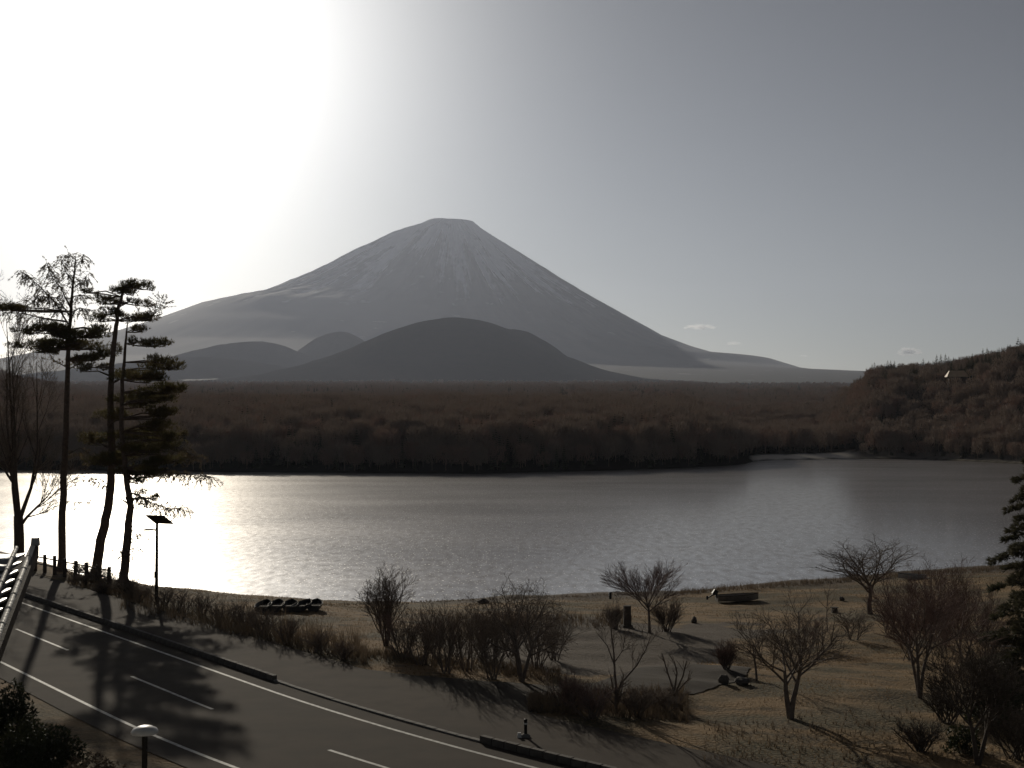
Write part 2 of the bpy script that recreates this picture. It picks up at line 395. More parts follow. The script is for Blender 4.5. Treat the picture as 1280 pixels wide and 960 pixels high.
# ------------------------------------------------------------------ far shore, hills, volcano
FS_PX = np.array([-3000, -900, -200, 0, 300, 600, 760, 850, 905, 930, 942, 960, 1060, 1150, 1280, 1500, 2200, 4000.])
FS_Y = np.array([430, 440, 447, 438, 417, 404, 431, 454, 478, 500, 533, 550, 575, 566, 499, 470, 440, 420.])
PL_D, PL_Z = [0, 600, 1000, 3000, 5000, 7000, 9500, 13000], [0, 4, 16, 88, 160, 236, 300, 370]
def far_h(x, y, rough=True):
    px = CX + F*x/np.maximum(y, 1.); d = y
    e = d - np.interp(px, FS_PX, FS_Y)
    ep = np.maximum(e, 0)
    pen = 1-sstep(880, 938, px + np.clip(e-40, -40, 300)*.10)            # wooded tongue left of the inlet
    base = np.where(e < 0, np.maximum(e*.08, -4), 0)
    h = base + (2.0*(1-np.exp(-ep/15)) + 13.0*pen*(1-np.exp(-ep/95))*(1-.6*sstep(200, 600, e)))
    plain = np.interp(d, PL_D, PL_Z)
    h = h + plain*sstep(0, 400, ep)
    # hill at the right
    rx = sstep(1035, 1320, px)
    crest = 35*sstep(1025, 1105, px)+16*sstep(1110, 1400, px)+22*sstep(1300, 2000, px)
    h = h + crest*sstep(5, 190, ep)*(1-sstep(700, 1600, ep))
    # hills at the left, behind the pines
    h = h + 55*sstep(150, -200, px)*sstep(100, 900, ep)*(1-sstep(1500, 3000, ep))
    if rough:
        h = h + sstep(20, 200, ep)*(fbm(x*.012, y*.012, 4, 31)-.5)*np.clip(d*.008, 3, 14)
    # cinder cones and ridges on the flank of the volcano: (pixel of apex, row of apex, distance, radius left, radius right, base)
    bump = 0*h
    for (ax, ay, ad, rl, rr, bz, pw) in CONES:
        c = at_depth(ax, ay, ad); u = x-c.x; v = y-c.y
        rad = np.where(u < 0, rl, rr)
        rr_ = np.sqrt((u/rad)**2 + (v/(.5*(rl+rr)))**2)
        rr_ = rr_ + (fbm(x/500+3, y/500, 4, 77)-.5)*.14*np.clip(rr_*2, 0, 1)
        pk = c.z - float(np.interp(ad, PL_D, PL_Z)); bump = np.maximum(bump, pk*np.exp(-(rr_*1.5)**2))
    return h + bump
CONES = [(572, 399, 7000, 1120, 900, 0, 2), (640, 412, 7100, 330, 520, 0, 2),
         (425, 416, 9800, 700, 620, 0, 2), (320, 428, 9300, 1300, 900, 0, 2), (250, 448, 8200, 1400, 1300, 0, 2)]
naz, nr = 620, 300
az = np.linspace(R(-62), R(62), naz); rr0 = np.exp(np.linspace(math.log(330), math.log(12500), nr))
A, RR = np.meshgrid(az, rr0); Yv = RR; Xv = np.tan(np.clip(A, R(-62), R(62)))*Yv
Hv = far_h(Xv.ravel(), Yv.ravel())
V = np.stack([Xv.ravel(), Yv.ravel(), Hv], 1)
i = np.arange((naz-1)*(nr-1)); ii = (i//(naz-1))*naz + i % (naz-1)
Fq = np.stack([ii, ii+1, ii+naz+1, ii+naz], 1); keep = Hv[Fq].max(1) > -3.9
me = mesh_np('hills', V, Fq[keep], True)
pxv = CX+F*V[:, 0]/V[:, 1]; ev = V[:, 1]-np.interp(pxv, FS_PX, FS_Y)
attr(me, 'beach', sstep(0, 4, ev)*(1-sstep(22, 34, ev+(vnoise(V[:, 0]*.2, V[:, 1]*.2, 2)-.5)*14))*sstep(936, 944, pxv)*(1-.75*sstep(1055, 1075, pxv)))
def hill_material():
    m = bpy.data.materials.new('forest_floor'); m.use_nodes = True; n = m.node_tree.nodes; l = m.node_tree.links
    b = n['Principled BSDF']; b.inputs['Roughness'].default_value = 1; b.inputs['Specular IOR Level'].default_value = 0
    t = n.new('ShaderNodeTexCoord'); no = n.new('ShaderNodeTexNoise'); no.inputs['Scale'].default_value = .02; no.inputs['Detail'].default_value = 8
    l.new(t.outputs['Object'], no.inputs['Vector'])
    mr = n.new('ShaderNodeMapRange'); mr.inputs[1].default_value = .35; mr.inputs[2].default_value = .65; l.new(no.outputs['Fac'], mr.inputs[0])
    mx = n.new('ShaderNodeMix'); mx.data_type = 'RGBA'; mx.inputs[6].default_value = (.036, .030, .024, 1); mx.inputs[7].default_value = (.028, .027, .020, 1)  # tones lowered to carry the canopy's own shade against the sun
    l.new(mr.outputs[0], mx.inputs[0])
    a = n.new('ShaderNodeAttribute'); a.attribute_name = 'beach'
    mx2 = n.new('ShaderNodeMix'); mx2.data_type = 'RGBA'; mx2.inputs[7].default_value = (.8, .74, .66, 1)
    l.new(a.outputs['Fac'], mx2.inputs[0]); l.new(mx.outputs[2], mx2.inputs[6]); l.new(mx2.outputs[2], b.inputs['Base Color'])
    bp = n.new('ShaderNodeBump'); bp.inputs['Distance'].default_value = 6; bp.inputs['Strength'].default_value = .8
    l.new(no.outputs['Fac'], bp.inputs['Height']); l.new(bp.outputs[0], b.inputs['Normal'])
    return m
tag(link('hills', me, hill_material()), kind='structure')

FUJI_D = 17900.0
def prof(pts):
    r = []; z = []
    for px, py in pts:
        p = at_depth(px, py, FUJI_D); r.append(abs(p.x-fc.x)); z.append(p.z)
    return np.array(r), np.array(z)
fc = at_depth(565, 278, FUJI_D)
rL, zL = prof([(534, 276.5), (524, 282), (500, 292.5), (480, 302), (465, 310), (440, 322), (385, 350), (345, 368), (322, 377), (312, 379), (300, 381), (250, 393), (193, 415), (100, 447), (0, 470)])
rR, zR = prof([(592, 277.5), (602, 286), (627, 303), (670, 331.5), (715, 360), (740, 375), (790, 403), (830, 425), (870, 440), (905, 450), (930, 457), (960, 455), (1000, 468), (1065, 476)])
rL = np.concatenate([[0, rL[0]*.7], rL, [8200, 11800]]); zL = np.concatenate([[zL[0]-30, zL[0]-25], zL, [470, 200]])
rR = np.concatenate([[0, rR[0]*.7], rR, [8200, 11800]]); zR = np.concatenate([[zL[0]-30, zR[0]-12], zR, [440, 200]])
na, nr = 720, 260
a = np.linspace(0, 2*np.pi, na, endpoint=False); r = np.concatenate([np.linspace(0, 3500, 170), np.linspace(3540, 11800, nr-170)])
Ag, Rg = np.meshgrid(a, r)
wl = sstep(-.75, .75, -np.cos(Ag))
Hm = np.interp(Rg, rL, zL)*wl + np.interp(Rg, rR, zR)*(1-wl)
# the two knobs on the skyline are shoulders of the side slopes only
ca, sa = np.cos(Ag), np.sin(Ag)
side = np.abs(sa)
def ring(fr, sc, sd):   # noise on the angle that closes on itself
    return vnoise(ca*fr+50, sa*fr+Rg*sc+50, sd)
gully = (np.abs(ring(9, .00035, 3)-.5)*2 + .6*np.abs(ring(22, .0005, 4)-.5)*2 + .35*np.abs(ring(48, .0007, 6)-.5)*2)
amp = sstep(300, 1000, Rg)*(1-sstep(1700, 4200, Rg))
Hm = Hm + (gully-.62)*110*amp*(.25+.75*side) + (vnoise(Rg*.01+ca*40, sa*40, 9)-.5)*26*amp*side
Xm = fc.x + Rg*ca; Ym = fc.y + Rg*sa
V = np.stack([Xm.ravel(), Ym.ravel(), Hm.ravel()], 1)
Fq = []
i = np.arange((nr-1)*na); row = i//na; cc = i % na
Fq = np.stack([row*na+cc, row*na+(cc+1) % na, (row+1)*na+(cc+1) % na, (row+1)*na+cc], 1)[:, ::-1]
me = mesh_np('mountain', V, Fq, True)
# snow lies in the gullies, thins downhill
snow = sstep(1500, 2500, Hm + (0.62-gully)*1000 + (ring(70, .002, 12)-.5)*700 + (ring(150, .003, 13)-.5)*500)*sstep(1200, 1800, Hm)
attr(me, 'snow', snow.ravel()); attr(me, 'wooded', (1-sstep(620, 1300, Hm+(ring(30, .001, 15)-.5)*300)).ravel())
def fuji_material():
    m = bpy.data.materials.new('volcano'); m.use_nodes = True; n = m.node_tree.nodes; l = m.node_tree.links
    b = n['Principled BSDF']; b.inputs['Roughness'].default_value = .95; b.inputs['Specular IOR Level'].default_value = .1
    t = n.new('ShaderNodeTexCoord'); no = n.new('ShaderNodeTexNoise'); no.inputs['Scale'].default_value = .004; no.inputs['Detail'].default_value = 9
    l.new(t.outputs['Object'], no.inputs['Vector'])
    a = n.new('ShaderNodeAttribute'); a.attribute_name = 'snow'
    ad = n.new('ShaderNodeMath'); ad.operation = 'ADD'; l.new(a.outputs['Fac'], ad.inputs[0])
    sc = n.new('ShaderNodeMath'); sc.operation = 'MULTIPLY_ADD'; sc.inputs[1].default_value = 1.5; sc.inputs[2].default_value = -.75; l.new(no.outputs['Fac'], sc.inputs[0])
    l.new(sc.outputs[0], ad.inputs[1])
    mr = n.new('ShaderNodeMapRange'); mr.inputs[1].default_value = .25; mr.inputs[2].default_value = .8; mr.inputs[4].default_value = 1.0; l.new(ad.outputs[0], mr.inputs[0])
    rock = n.new('ShaderNodeMix'); rock.data_type = 'RGBA'; rock.inputs[6].default_value = (.12, .105, .095, 1); rock.inputs[7].default_value = (.08, .082, .08, 1); l.new(no.outputs['Fac'], rock.inputs[0])
    wd = n.new('ShaderNodeAttribute'); wd.attribute_name = 'wooded'
    low = n.new('ShaderNodeMix'); low.data_type = 'RGBA'; low.inputs[7].default_value = (.026, .026, .02, 1); l.new(wd.outputs['Fac'], low.inputs[0]); l.new(rock.outputs[2], low.inputs[6])  # forest on the lower slopes, darkened further for the canopy's self-shadow
    mx = n.new('ShaderNodeMix'); mx.data_type = 'RGBA'; mx.inputs[7].default_value = (.84, .85, .88, 1)
    l.new(mr.outputs[0], mx.inputs[0]); l.new(low.outputs[2], mx.inputs[6]); l.new(mx.outputs[2], b.inputs['Base Color'])
    return m
tag(link('mountain', me, fuji_material()), kind='structure')

# ------------------------------------------------------------------ vegetation generators
rng = random.Random(7)
def rvec(s): return Vector((rng.uniform(-s, s), rng.uniform(-s, s), rng.uniform(-s, s)))
def branch(out, p, d, L, r, lev, P):
    """grow one branch and its children; out[lev] collects (points, radii)"""
    n = 5 if lev == 0 else (4 if lev < 3 else 3)
    pts = [p.copy()]; d = d.normalized(); q = p.copy()
    for k in range(n):
        d = (d + rvec(P['wob'][min(lev, len(P['wob'])-1)]) + Vector((0, 0, P['up'][min(lev, len(P['up'])-1)]))).normalized()
        q = q + d*(L/n); pts.append(q.copy())
    r1 = r*P.get('taper', .45)
    rad = [r + (r1-r)*k/n for k in range(n+1)]
    if lev >= P['levels']-1: rad[-1] *= .4
    out.setdefault(lev, []).append((pts, rad))
    if lev+1 >= P['levels']: return
    nc = P['kids'][lev]; nc = max(1, int(nc*rng.uniform(.8, 1.25)+.5))
    lo = P['start'][min(lev, len(P['start'])-1)]
    az0 = rng.uniform(0, 6.28)
    for k in range(nc):
        t = lo + (1-lo)*((k+rng.uniform(.2, .9))/nc); t = min(t, .999)
        f = t*n; j = int(f); pos = pts[j].lerp(pts[j+1], f-j)
        ax = (pts[j+1]-pts[j]).normalized()
        az_ = az0 + k*2.4 + rng.uniform(-.5, .5)
        side = ax.orthogonal().normalized(); side.rotate(Matrix.Rotation(az_, 3, ax))
        a_ = R(P['ang'][min(lev, len(P['ang'])-1)]*rng.uniform(.7, 1.25))
        nd = ax*math.cos(a_) + side*math.sin(a_)
        if nd.z < P.get('minz', -.2): nd.z = P.get('minz', -.2) + rng.uniform(0, .3)
        branch(out, pos, nd, L*P['ratio'][min(lev, len(P['ratio'])-1)]*rng.uniform(.7, 1.15)*(1.15-.4*t if lev else 1),
               max(rad[j]*P.get('rr', .55), P.get('rmin', .006)), lev+1, P)
def tubes_mesh(name, lst, smooth=True):
    """fast tubes: all (points, radii) of one list in one mesh"""
    VV = []; FF = []; n0 = 0; groups = {}
    for pts, rad, k in lst: groups.setdefault((len(pts), k), []).append((pts, rad))
    for (n, k), items in groups.items():
        Pn = np.array([[(p.x, p.y, p.z) for p in pts] for pts, _ in items]); rad = np.array([r for _, r in items]); m = len(items)
        T = np.gradient(Pn, axis=1); T /= np.maximum(np.linalg.norm(T, axis=2, keepdims=True), 1e-9)
        up = (np.abs(T[:, :, 2]).mean(1) < .8)[:, None]; ref = np.where(up, np.array([[0, 0, 1.0]]), np.array([[1.0, 0, 0]]))[:, None, :]
        Aa = np.cross(T, np.broadcast_to(ref, T.shape)); Aa /= np.maximum(np.linalg.norm(Aa, axis=2, keepdims=True), 1e-9); Bb = np.cross(T, Aa)
        q = np.arange(k)*2*np.pi/k
        W = Pn[:, :, None, :] + rad[:, :, None, None]*(Aa[:, :, None, :]*np.cos(q)[None, None, :, None] + Bb[:, :, None, :]*np.sin(q)[None, None, :, None])
        VV.append(W.reshape(-1, 3))
        i = np.arange((n-1)*k); rw = i//k; c = i % k
        f = np.stack([rw*k+c, rw*k+(c+1) % k, (rw+1)*k+(c+1) % k, (rw+1)*k+c], 1)
        FF.append((f[None]+(np.arange(m)*n*k)[:, None, None]).reshape(-1, 4)+n0); n0 += m*n*k
    return mesh_np(name, np.concatenate(VV), np.concatenate(FF), smooth)
def bare_tree(name, base, P, label, cat='tree', group=None, tm='cherry', cm='twig', wood_levels=2, stems=None, lean=(0, 0), size=None):
    """leafless tree: trunk (stem and limbs) and crown (branches and twigs) as parts"""
    out = {}
    if stems is None:
        ns = P.get('stems', 1)
        for k in range(ns):
            if ns == 1: d = Vector((lean[0], lean[1], 1))
            else:
                q = 6.283*k/ns + rng.uniform(-.4, .4); sp = P.get('spread', .4)*rng.uniform(.35, 1.2)
                d = Vector((math.cos(q)*sp+lean[0], math.sin(q)*sp+lean[1], 1))
            o = Vector((rng.uniform(-1, 1), rng.uniform(-1, 1), 0))*P.get('foot', 0.0) if ns > 1 else Vector((0, 0, 0))
            branch(out, o + Vector((0, 0, -.1)), d, P['L']*rng.uniform(.85, 1.1), P['r'], 0, P)
    else:
        for pts, r0, r1 in stems:
            pts = [Vector(p) for p in pts]; n = len(pts)-1
            out.setdefault(0, []).append((pts, [r0+(r1-r0)*k/n for k in range(n+1)]))
            if r1 > .3: continue
            for k in range(P['kids'][0]):
                t = P['start'][0] + (1-P['start'][0])*rng.random(); f = t*n; j = min(int(f), n-1)
                pos = pts[j].lerp(pts[j+1], f-j); ax = (pts[j+1]-pts[j]).normalized(); side = ax.orthogonal().normalized()
                side.rotate(Matrix.Rotation(rng.uniform(0, 6.28), 3, ax)); a_ = R(P['ang'][0]*rng.uniform(.7, 1.3))
                branch(out, pos, ax*math.cos(a_)+side*math.sin(a_), P['L']*P['ratio'][0]*rng.uniform(.6, 1.1), (r0+(r1-r0)*t)*.5, 1, P)
    if size:                      # (height, width) in metres
        A_ = np.array([tuple(p) for lv in out for pts, r in out[lv] for p in pts])
        hz = np.percentile(A_[:, 2], 99.7); wx = np.percentile(A_[:, 0], 99)-np.percentile(A_[:, 0], 1); wy = np.percentile(A_[:, 1], 99)-np.percentile(A_[:, 1], 1)
        kz = size[0]/hz; kx = size[1]/max(wx, .1); ky = size[1]/max(wy, .1)
        for lv in out:
            out[lv] = [([Vector((p.x*kx, p.y*ky, p.z*kz)) for p in pts], r) for pts, r in out[lv]]
    t = empty(name, base); tag(t, label, cat, group)
    sides = [7, 5, 4, 3, 3]
    lo = [(p, r, sides[lv]) for lv in out if lv < wood_levels for p, r in out[lv]]
    hi = [(p, r, sides[lv]) for lv in out if lv >= wood_levels for p, r in out[lv]]
    link('trunk', tubes_mesh('trunk', lo), M[tm], t)
    if hi: link('crown', tubes_mesh('crown', hi), M[cm], t)
    return t
def copy_tree(o, loc, rz, sc=1.0, label=None):
    c = o.copy(); COL.objects.link(c); c.location = loc; c.rotation_euler.z = rz; c.scale = (sc, sc, sc)
    if label: c['label'] = label
    for ch in list(o.children):
        d = ch.copy(); COL.objects.link(d); d.parent = c
    return c
CHERRY = dict(levels=5, L=2.0, r=.13, kids=[6, 6, 6, 5], ang=[48, 42, 40, 40], ratio=[.95, .62, .55, .55], start=[.55, .25, .2, .2],
              wob=[.10, .14, .16, .2], up=[.0, .10, .08, .05], rr=.6, rmin=.007, minz=.0)
SHRUB = dict(levels=4, L=2.2, r=.03, kids=[7, 6, 4], ang=[28, 30, 32], ratio=[.55, .5, .5], start=[.2, .2, .2], stems=9, spread=.55, foot=.25,
             wob=[.10, .14, .18], up=[.06, .06, .05], rr=.6, rmin=.006, minz=.1)
def P_(base, **k): d = dict(base); d.update(k); return d

# needles / leaves: bunches of thin blades
def blades(centers, dirs, n, length, width, spread):
    """n thin triangles round every centre"""
    C = np.repeat(np.array(centers), n, 0); Dn = np.repeat(np.array(dirs), n, 0)
    g = np.random.default_rng(rng.randrange(1 << 30)); m = len(C)
    d = Dn + g.normal(0, spread, (m, 3)); d /= np.linalg.norm(d, axis=1, keepdims=True)
    s = np.cross(d, g.normal(0, 1, (m, 3))); s /= np.maximum(np.linalg.norm(s, axis=1, keepdims=True), 1e-6)
    L = length*g.uniform(.6, 1.25, (m, 1)); Wd = width*g.uniform(.7, 1.3, (m, 1))
    V = np.stack([C - s*Wd*.5, C + s*Wd*.5, C + d*L], 1).reshape(-1, 3)
    return V, np.arange(3*m).reshape(-1, 3)
def px_m(base): return base.y/F          # metres per photo pixel at a thing's distance

# ------------------------------------------------------------------ woods beyond the lake (one mass)
def proto_bare(seed, m, n=420, h=11.0, wr=3.6):
    g = np.random.default_rng(seed); V = []; 
    # twigs fan up through a rounded crown
    q = g.uniform(0, 2*np.pi, n); rr = wr*np.sqrt(g.uniform(0, 1, n)); zz = h*(.30+.66*g.uniform(0, 1, n)**.8)
    lim = wr*np.sqrt(np.clip(1-((zz/h-.55)/.5)**2, .02, 1)); rr = np.minimum(rr, lim)
    C = np.stack([rr*np.cos(q), rr*np.sin(q), zz], 1)
    d = np.stack([np.cos(q)*.45*rr/wr, np.sin(q)*.45*rr/wr, np.ones(n)], 1)+g.normal(0, .25, (n, 3)); d /= np.linalg.norm(d, axis=1, keepdims=True)
    s_ = np.cross(d, g.normal(0, 1, (n, 3))); s_ /= np.linalg.norm(s_, axis=1, keepdims=True)
    L = g.uniform(.9, 2.2, (n, 1)); W = g.uniform(.05, .17, (n, 1))
    V = np.stack([C-s_*W, C+s_*W, C+d*L], 1).reshape(-1, 3); Fc = np.arange(3*n).reshape(-1, 3)
    # trunk and limbs
    T = []
    for k in range(6):
        a = 6.28*k/6; e = np.array([math.cos(a)*wr*.55, math.sin(a)*wr*.55, h*.7]); b = np.array([0, 0, h*.22*(k > 0)])
        sd = np.array([-math.sin(a), math.cos(a), 0])*.11
        T += [b-sd, b+sd, e] if k else [np.array([-.16, 0, -1]), np.array([.16, 0, -1]), np.array([0, 0, h*.8])]
    V = np.concatenate([V, np.array(T)]); Fc = np.arange(len(V)).reshape(-1, 3)
    me = mesh_np('wood_tree', V, Fc); me.materials.append(m); return bpy.data.objects.new('wood_tree', me)
def conifer_mesh(seed, h=11.0, wr=2.3, tiers=13, per=16):
    g = np.random.default_rng(seed); V = []; Fc = []
    for t in range(tiers):
        f = t/(tiers-1); z = h*(.12+.86*f); r = wr*(1-f)**.85+.12
        for k in range(per):
            a = g.uniform(0, 6.283); L = r*g.uniform(.6, 1.15); w_ = L*.34+.06
            e = np.array([math.cos(a)*L, math.sin(a)*L, z-L*.28+g.uniform(-.2, .2)]); sd = np.array([-math.sin(a), math.cos(a), 0])*w_*.5
            c = np.array([0, 0, z+.25]); mid = (c+e)/2+np.array([0, 0, .12])
            b = len(V); V += [c, mid-sd, e, mid+sd]; Fc += [(b, b+1, b+2), (b, b+2, b+3)]
    b = len(V); V += [np.array([-.14, 0, -1.]), np.array([.14, 0, -1.]), np.array([0, 0, h]), np.array([0, -.14, -1.]), np.array([0, .14, -1.])]
    Fc += [(b, b+1, b+2), (b+3, b+4, b+2)]
    return mesh_np('conifer', np.array(V), np.array(Fc))
fm1 = mat('wood_brown', (.31, .24, .19), (.24, .19, .155), .9, .01, trans=.1); fm2 = mat('wood_russet', (.33, .225, .175), (.25, .18, .145), .9, .02, trans=.1)
fm3 = mat('wood_evergreen', (.085, .088, .055), (.11, .10, .062), .8, .02, trans=.3)
pc = bpy.data.collections.new('wood_protos')
for k in range(3): pc.objects.link(proto_bare(k, fm1))
pc.objects.link(proto_bare(9, fm2, 420, 10, 4.0))
con_me = conifer_mesh(4); con_me.materials.append(fm3); pc.objects.link(bpy.data.objects.new('wood_tree_e', con_me))
con_me2 = conifer_mesh(8, 9.5, 2.6); con_me2.materials.append(fm3); pc.objects.link(bpy.data.objects.new('wood_tree_f', con_me2))
def instancer(name, P, idx, scl, rot, coll):
    me = bpy.data.meshes.new(name); me.vertices.add(len(P)); me.vertices.foreach_set('co', np.asarray(P, np.float32).ravel())
    a = me.attributes.new('idx', 'INT', 'POINT'); a.data.foreach_set('value', np.asarray(idx, np.int32))
    attr(me, 'scl', scl); attr(me, 'rot', rot); me.update()
    o = link(name, me)
    ng = bpy.data.node_groups.new(name, 'GeometryNodeTree')
    ng.interface.new_socket('Geometry', in_out='INPUT', socket_type='NodeSocketGeometry'); ng.interface.new_socket('Geometry', in_out='OUTPUT', socket_type='NodeSocketGeometry')
    N = ng.nodes; l = ng.links
    gi, go = N.new('NodeGroupInput'), N.new('NodeGroupOutput')
    ci = N.new('GeometryNodeCollectionInfo'); ci.inputs['Collection'].default_value = coll; ci.inputs['Separate Children'].default_value = True; ci.inputs['Reset Children'].default_value = True
    ip = N.new('GeometryNodeInstanceOnPoints'); ip.inputs['Pick Instance'].default_value = True
    def na(nm, ty):
        x = N.new('GeometryNodeInputNamedAttribute'); x.data_type = ty; x.inputs['Name'].default_value = nm; return x.outputs['Attribute']
    cx = N.new('ShaderNodeCombineXYZ'); l.new(na('rot', 'FLOAT'), cx.inputs['Z'])
    l.new(gi.outputs[0], ip.inputs['Points']); l.new(ci.outputs[0], ip.inputs['Instance']); l.new(na('idx', 'INT'), ip.inputs['Instance Index'])
    l.new(cx.outputs[0], ip.inputs['Rotation']); l.new(na('scl', 'FLOAT'), ip.inputs['Scale']); l.new(ip.outputs[0], go.inputs[0])
    md = o.modifiers.new('scatter', 'NODES'); md.node_group = ng
    return o
g = np.random.default_rng(5); N_ = 52000
px = g.uniform(-350, 1650, N_); d = np.exp(g.uniform(math.log(404), math.log(5600), N_))
e = d-np.interp(px, FS_PX, FS_Y); xx = (px-CX)/F*d
ok = ~((px > 1176) & (px < 1216) & (d > 560) & (d < 800) & ((far_h(xx, d)-CAMZ)/d > (HOR-500)/F) & ((far_h(xx, d)-CAMZ)/d < (HOR-474)/F))
ok &= (e > 2) & ~((px > 925) & (px < 1078) & (e < 36)) & ~((px >= 1078) & (e < 6))
px, d, e, xx = px[ok], d[ok], e[ok], xx[ok]; zz = far_h(xx, d)
hill = sstep(1030, 1100, px)*(e < 900); pat = fbm(xx*.02, d*.008, 3, 41)
ev = g.uniform(0, 1, len(px)) < np.where(hill > .5, .30+.5*(zz > 38), np.clip((pat-.42)*2.4, .05, .55)+.25*(d > 1500))
idx = np.where(ev, 4+(g.uniform(0, 1, len(px)) < .5), np.where(g.uniform(0, 1, len(px)) < np.clip(pat*1.2-.3, .05, .6), 3, g.integers(0, 3, len(px))))
eb = np.arange(1000, 1700, 10.); dsq = np.linspace(520, 1400, 200)
emax = np.array([((far_h((b_-CX)/F*dsq, dsq)-CAMZ)/dsq).max() for b_ in eb])
nearcrest = (px > 1060) & ((zz-CAMZ)/d > np.interp(px, eb, emax)-.009)
scl = np.where(nearcrest, .7, 1.)*g.uniform(.72, 1.18, len(px))*np.where(e < 14, .72, 1.0)*np.where(d > 2000, 1.25, 1)
forest = instancer('forest', np.stack([xx, d, zz-.4], 1), idx, scl, g.uniform(0, 6.28, len(px)), pc)
tag(forest, kind='stuff'); tag(forest, 'brown winter woodland covering the far shore of the lake', 'woodland')

# conifers that stand out on the crest of the right-hand hill
ds = np.linspace(520, 1250, 260)
q = 1076.0; crest_me = [conifer_mesh(20+k, 8.5, 1.9, 12, 15) for k in range(3)]
for m_ in crest_me: m_.materials.append(fm3)
first = True
while q < 1296:
    zc = far_h((q-CX)/F*ds, ds); k = int(np.argmax((zc-CAMZ)/ds)); dd = ds[k]
    o = link('conifer_tree', crest_me[rng.randrange(3)]); o.location = ((q-CX)/F*dd, dd, zc[k]-.5); o.rotation_euler.z = rng.uniform(0, 6)
    s_ = rng.choice((.8, .9, 1.0, 1.1, 1.2, 1.4)); o.scale = (s_*1.35, s_*1.35, s_)
    tag(o, 'small dark conifer on the crest of the wooded hill across the lake', 'tree', 'conifers on the hill crest')
    q += rng.uniform(2.5, 6.5)

# house on that hillside
ds2 = np.linspace(575, 900, 400); zc = far_h((1196-CX)/F*ds2, ds2); rows = np.array([CY-0]*400) ; 
elev = (zc-CAMZ)/ds2; k = int(np.argmin(np.abs(elev-(HOR-486)/F))); dd = float(ds2[k])
hb = Vector(((1196-CX)/F*dd, dd, float(zc[k])))
hs = empty('hillside_house', hb, R(-8)); tag(hs, 'pale house with tan hipped roof among trees on the far hillside', 'house')
mb = MB(); mb.box((0, 0, 2.6), (8.8, 6.4, 7.2)); mb.build('wall', M['wood'], hs)
mb = MB(); b4 = [(-5.6, -4.1, 6.2), (5.6, -4.1, 6.2), (5.6, 4.1, 6.2), (-5.6, 4.1, 6.2)]; b5 = [(-3.7, -.6, 9.6), (3.7, -.6, 9.6), (3.7, .6, 9.6), (-3.7, .6, 9.6)]
mb.add(b4+b5, [(3, 2, 1, 0), (4, 5, 6, 7), (0, 1, 5, 4), (1, 2, 6, 5), (2, 3, 7, 6), (3, 0, 4, 7)]); mb.build('roof', M['houseroof'], hs)
for x_ in (-3, 0, 3):
    mb = MB(); mb.box((x_, -3.22, 5.0), (1.5, .12, 1.4)); mb.build('window', M['glass'], hs)

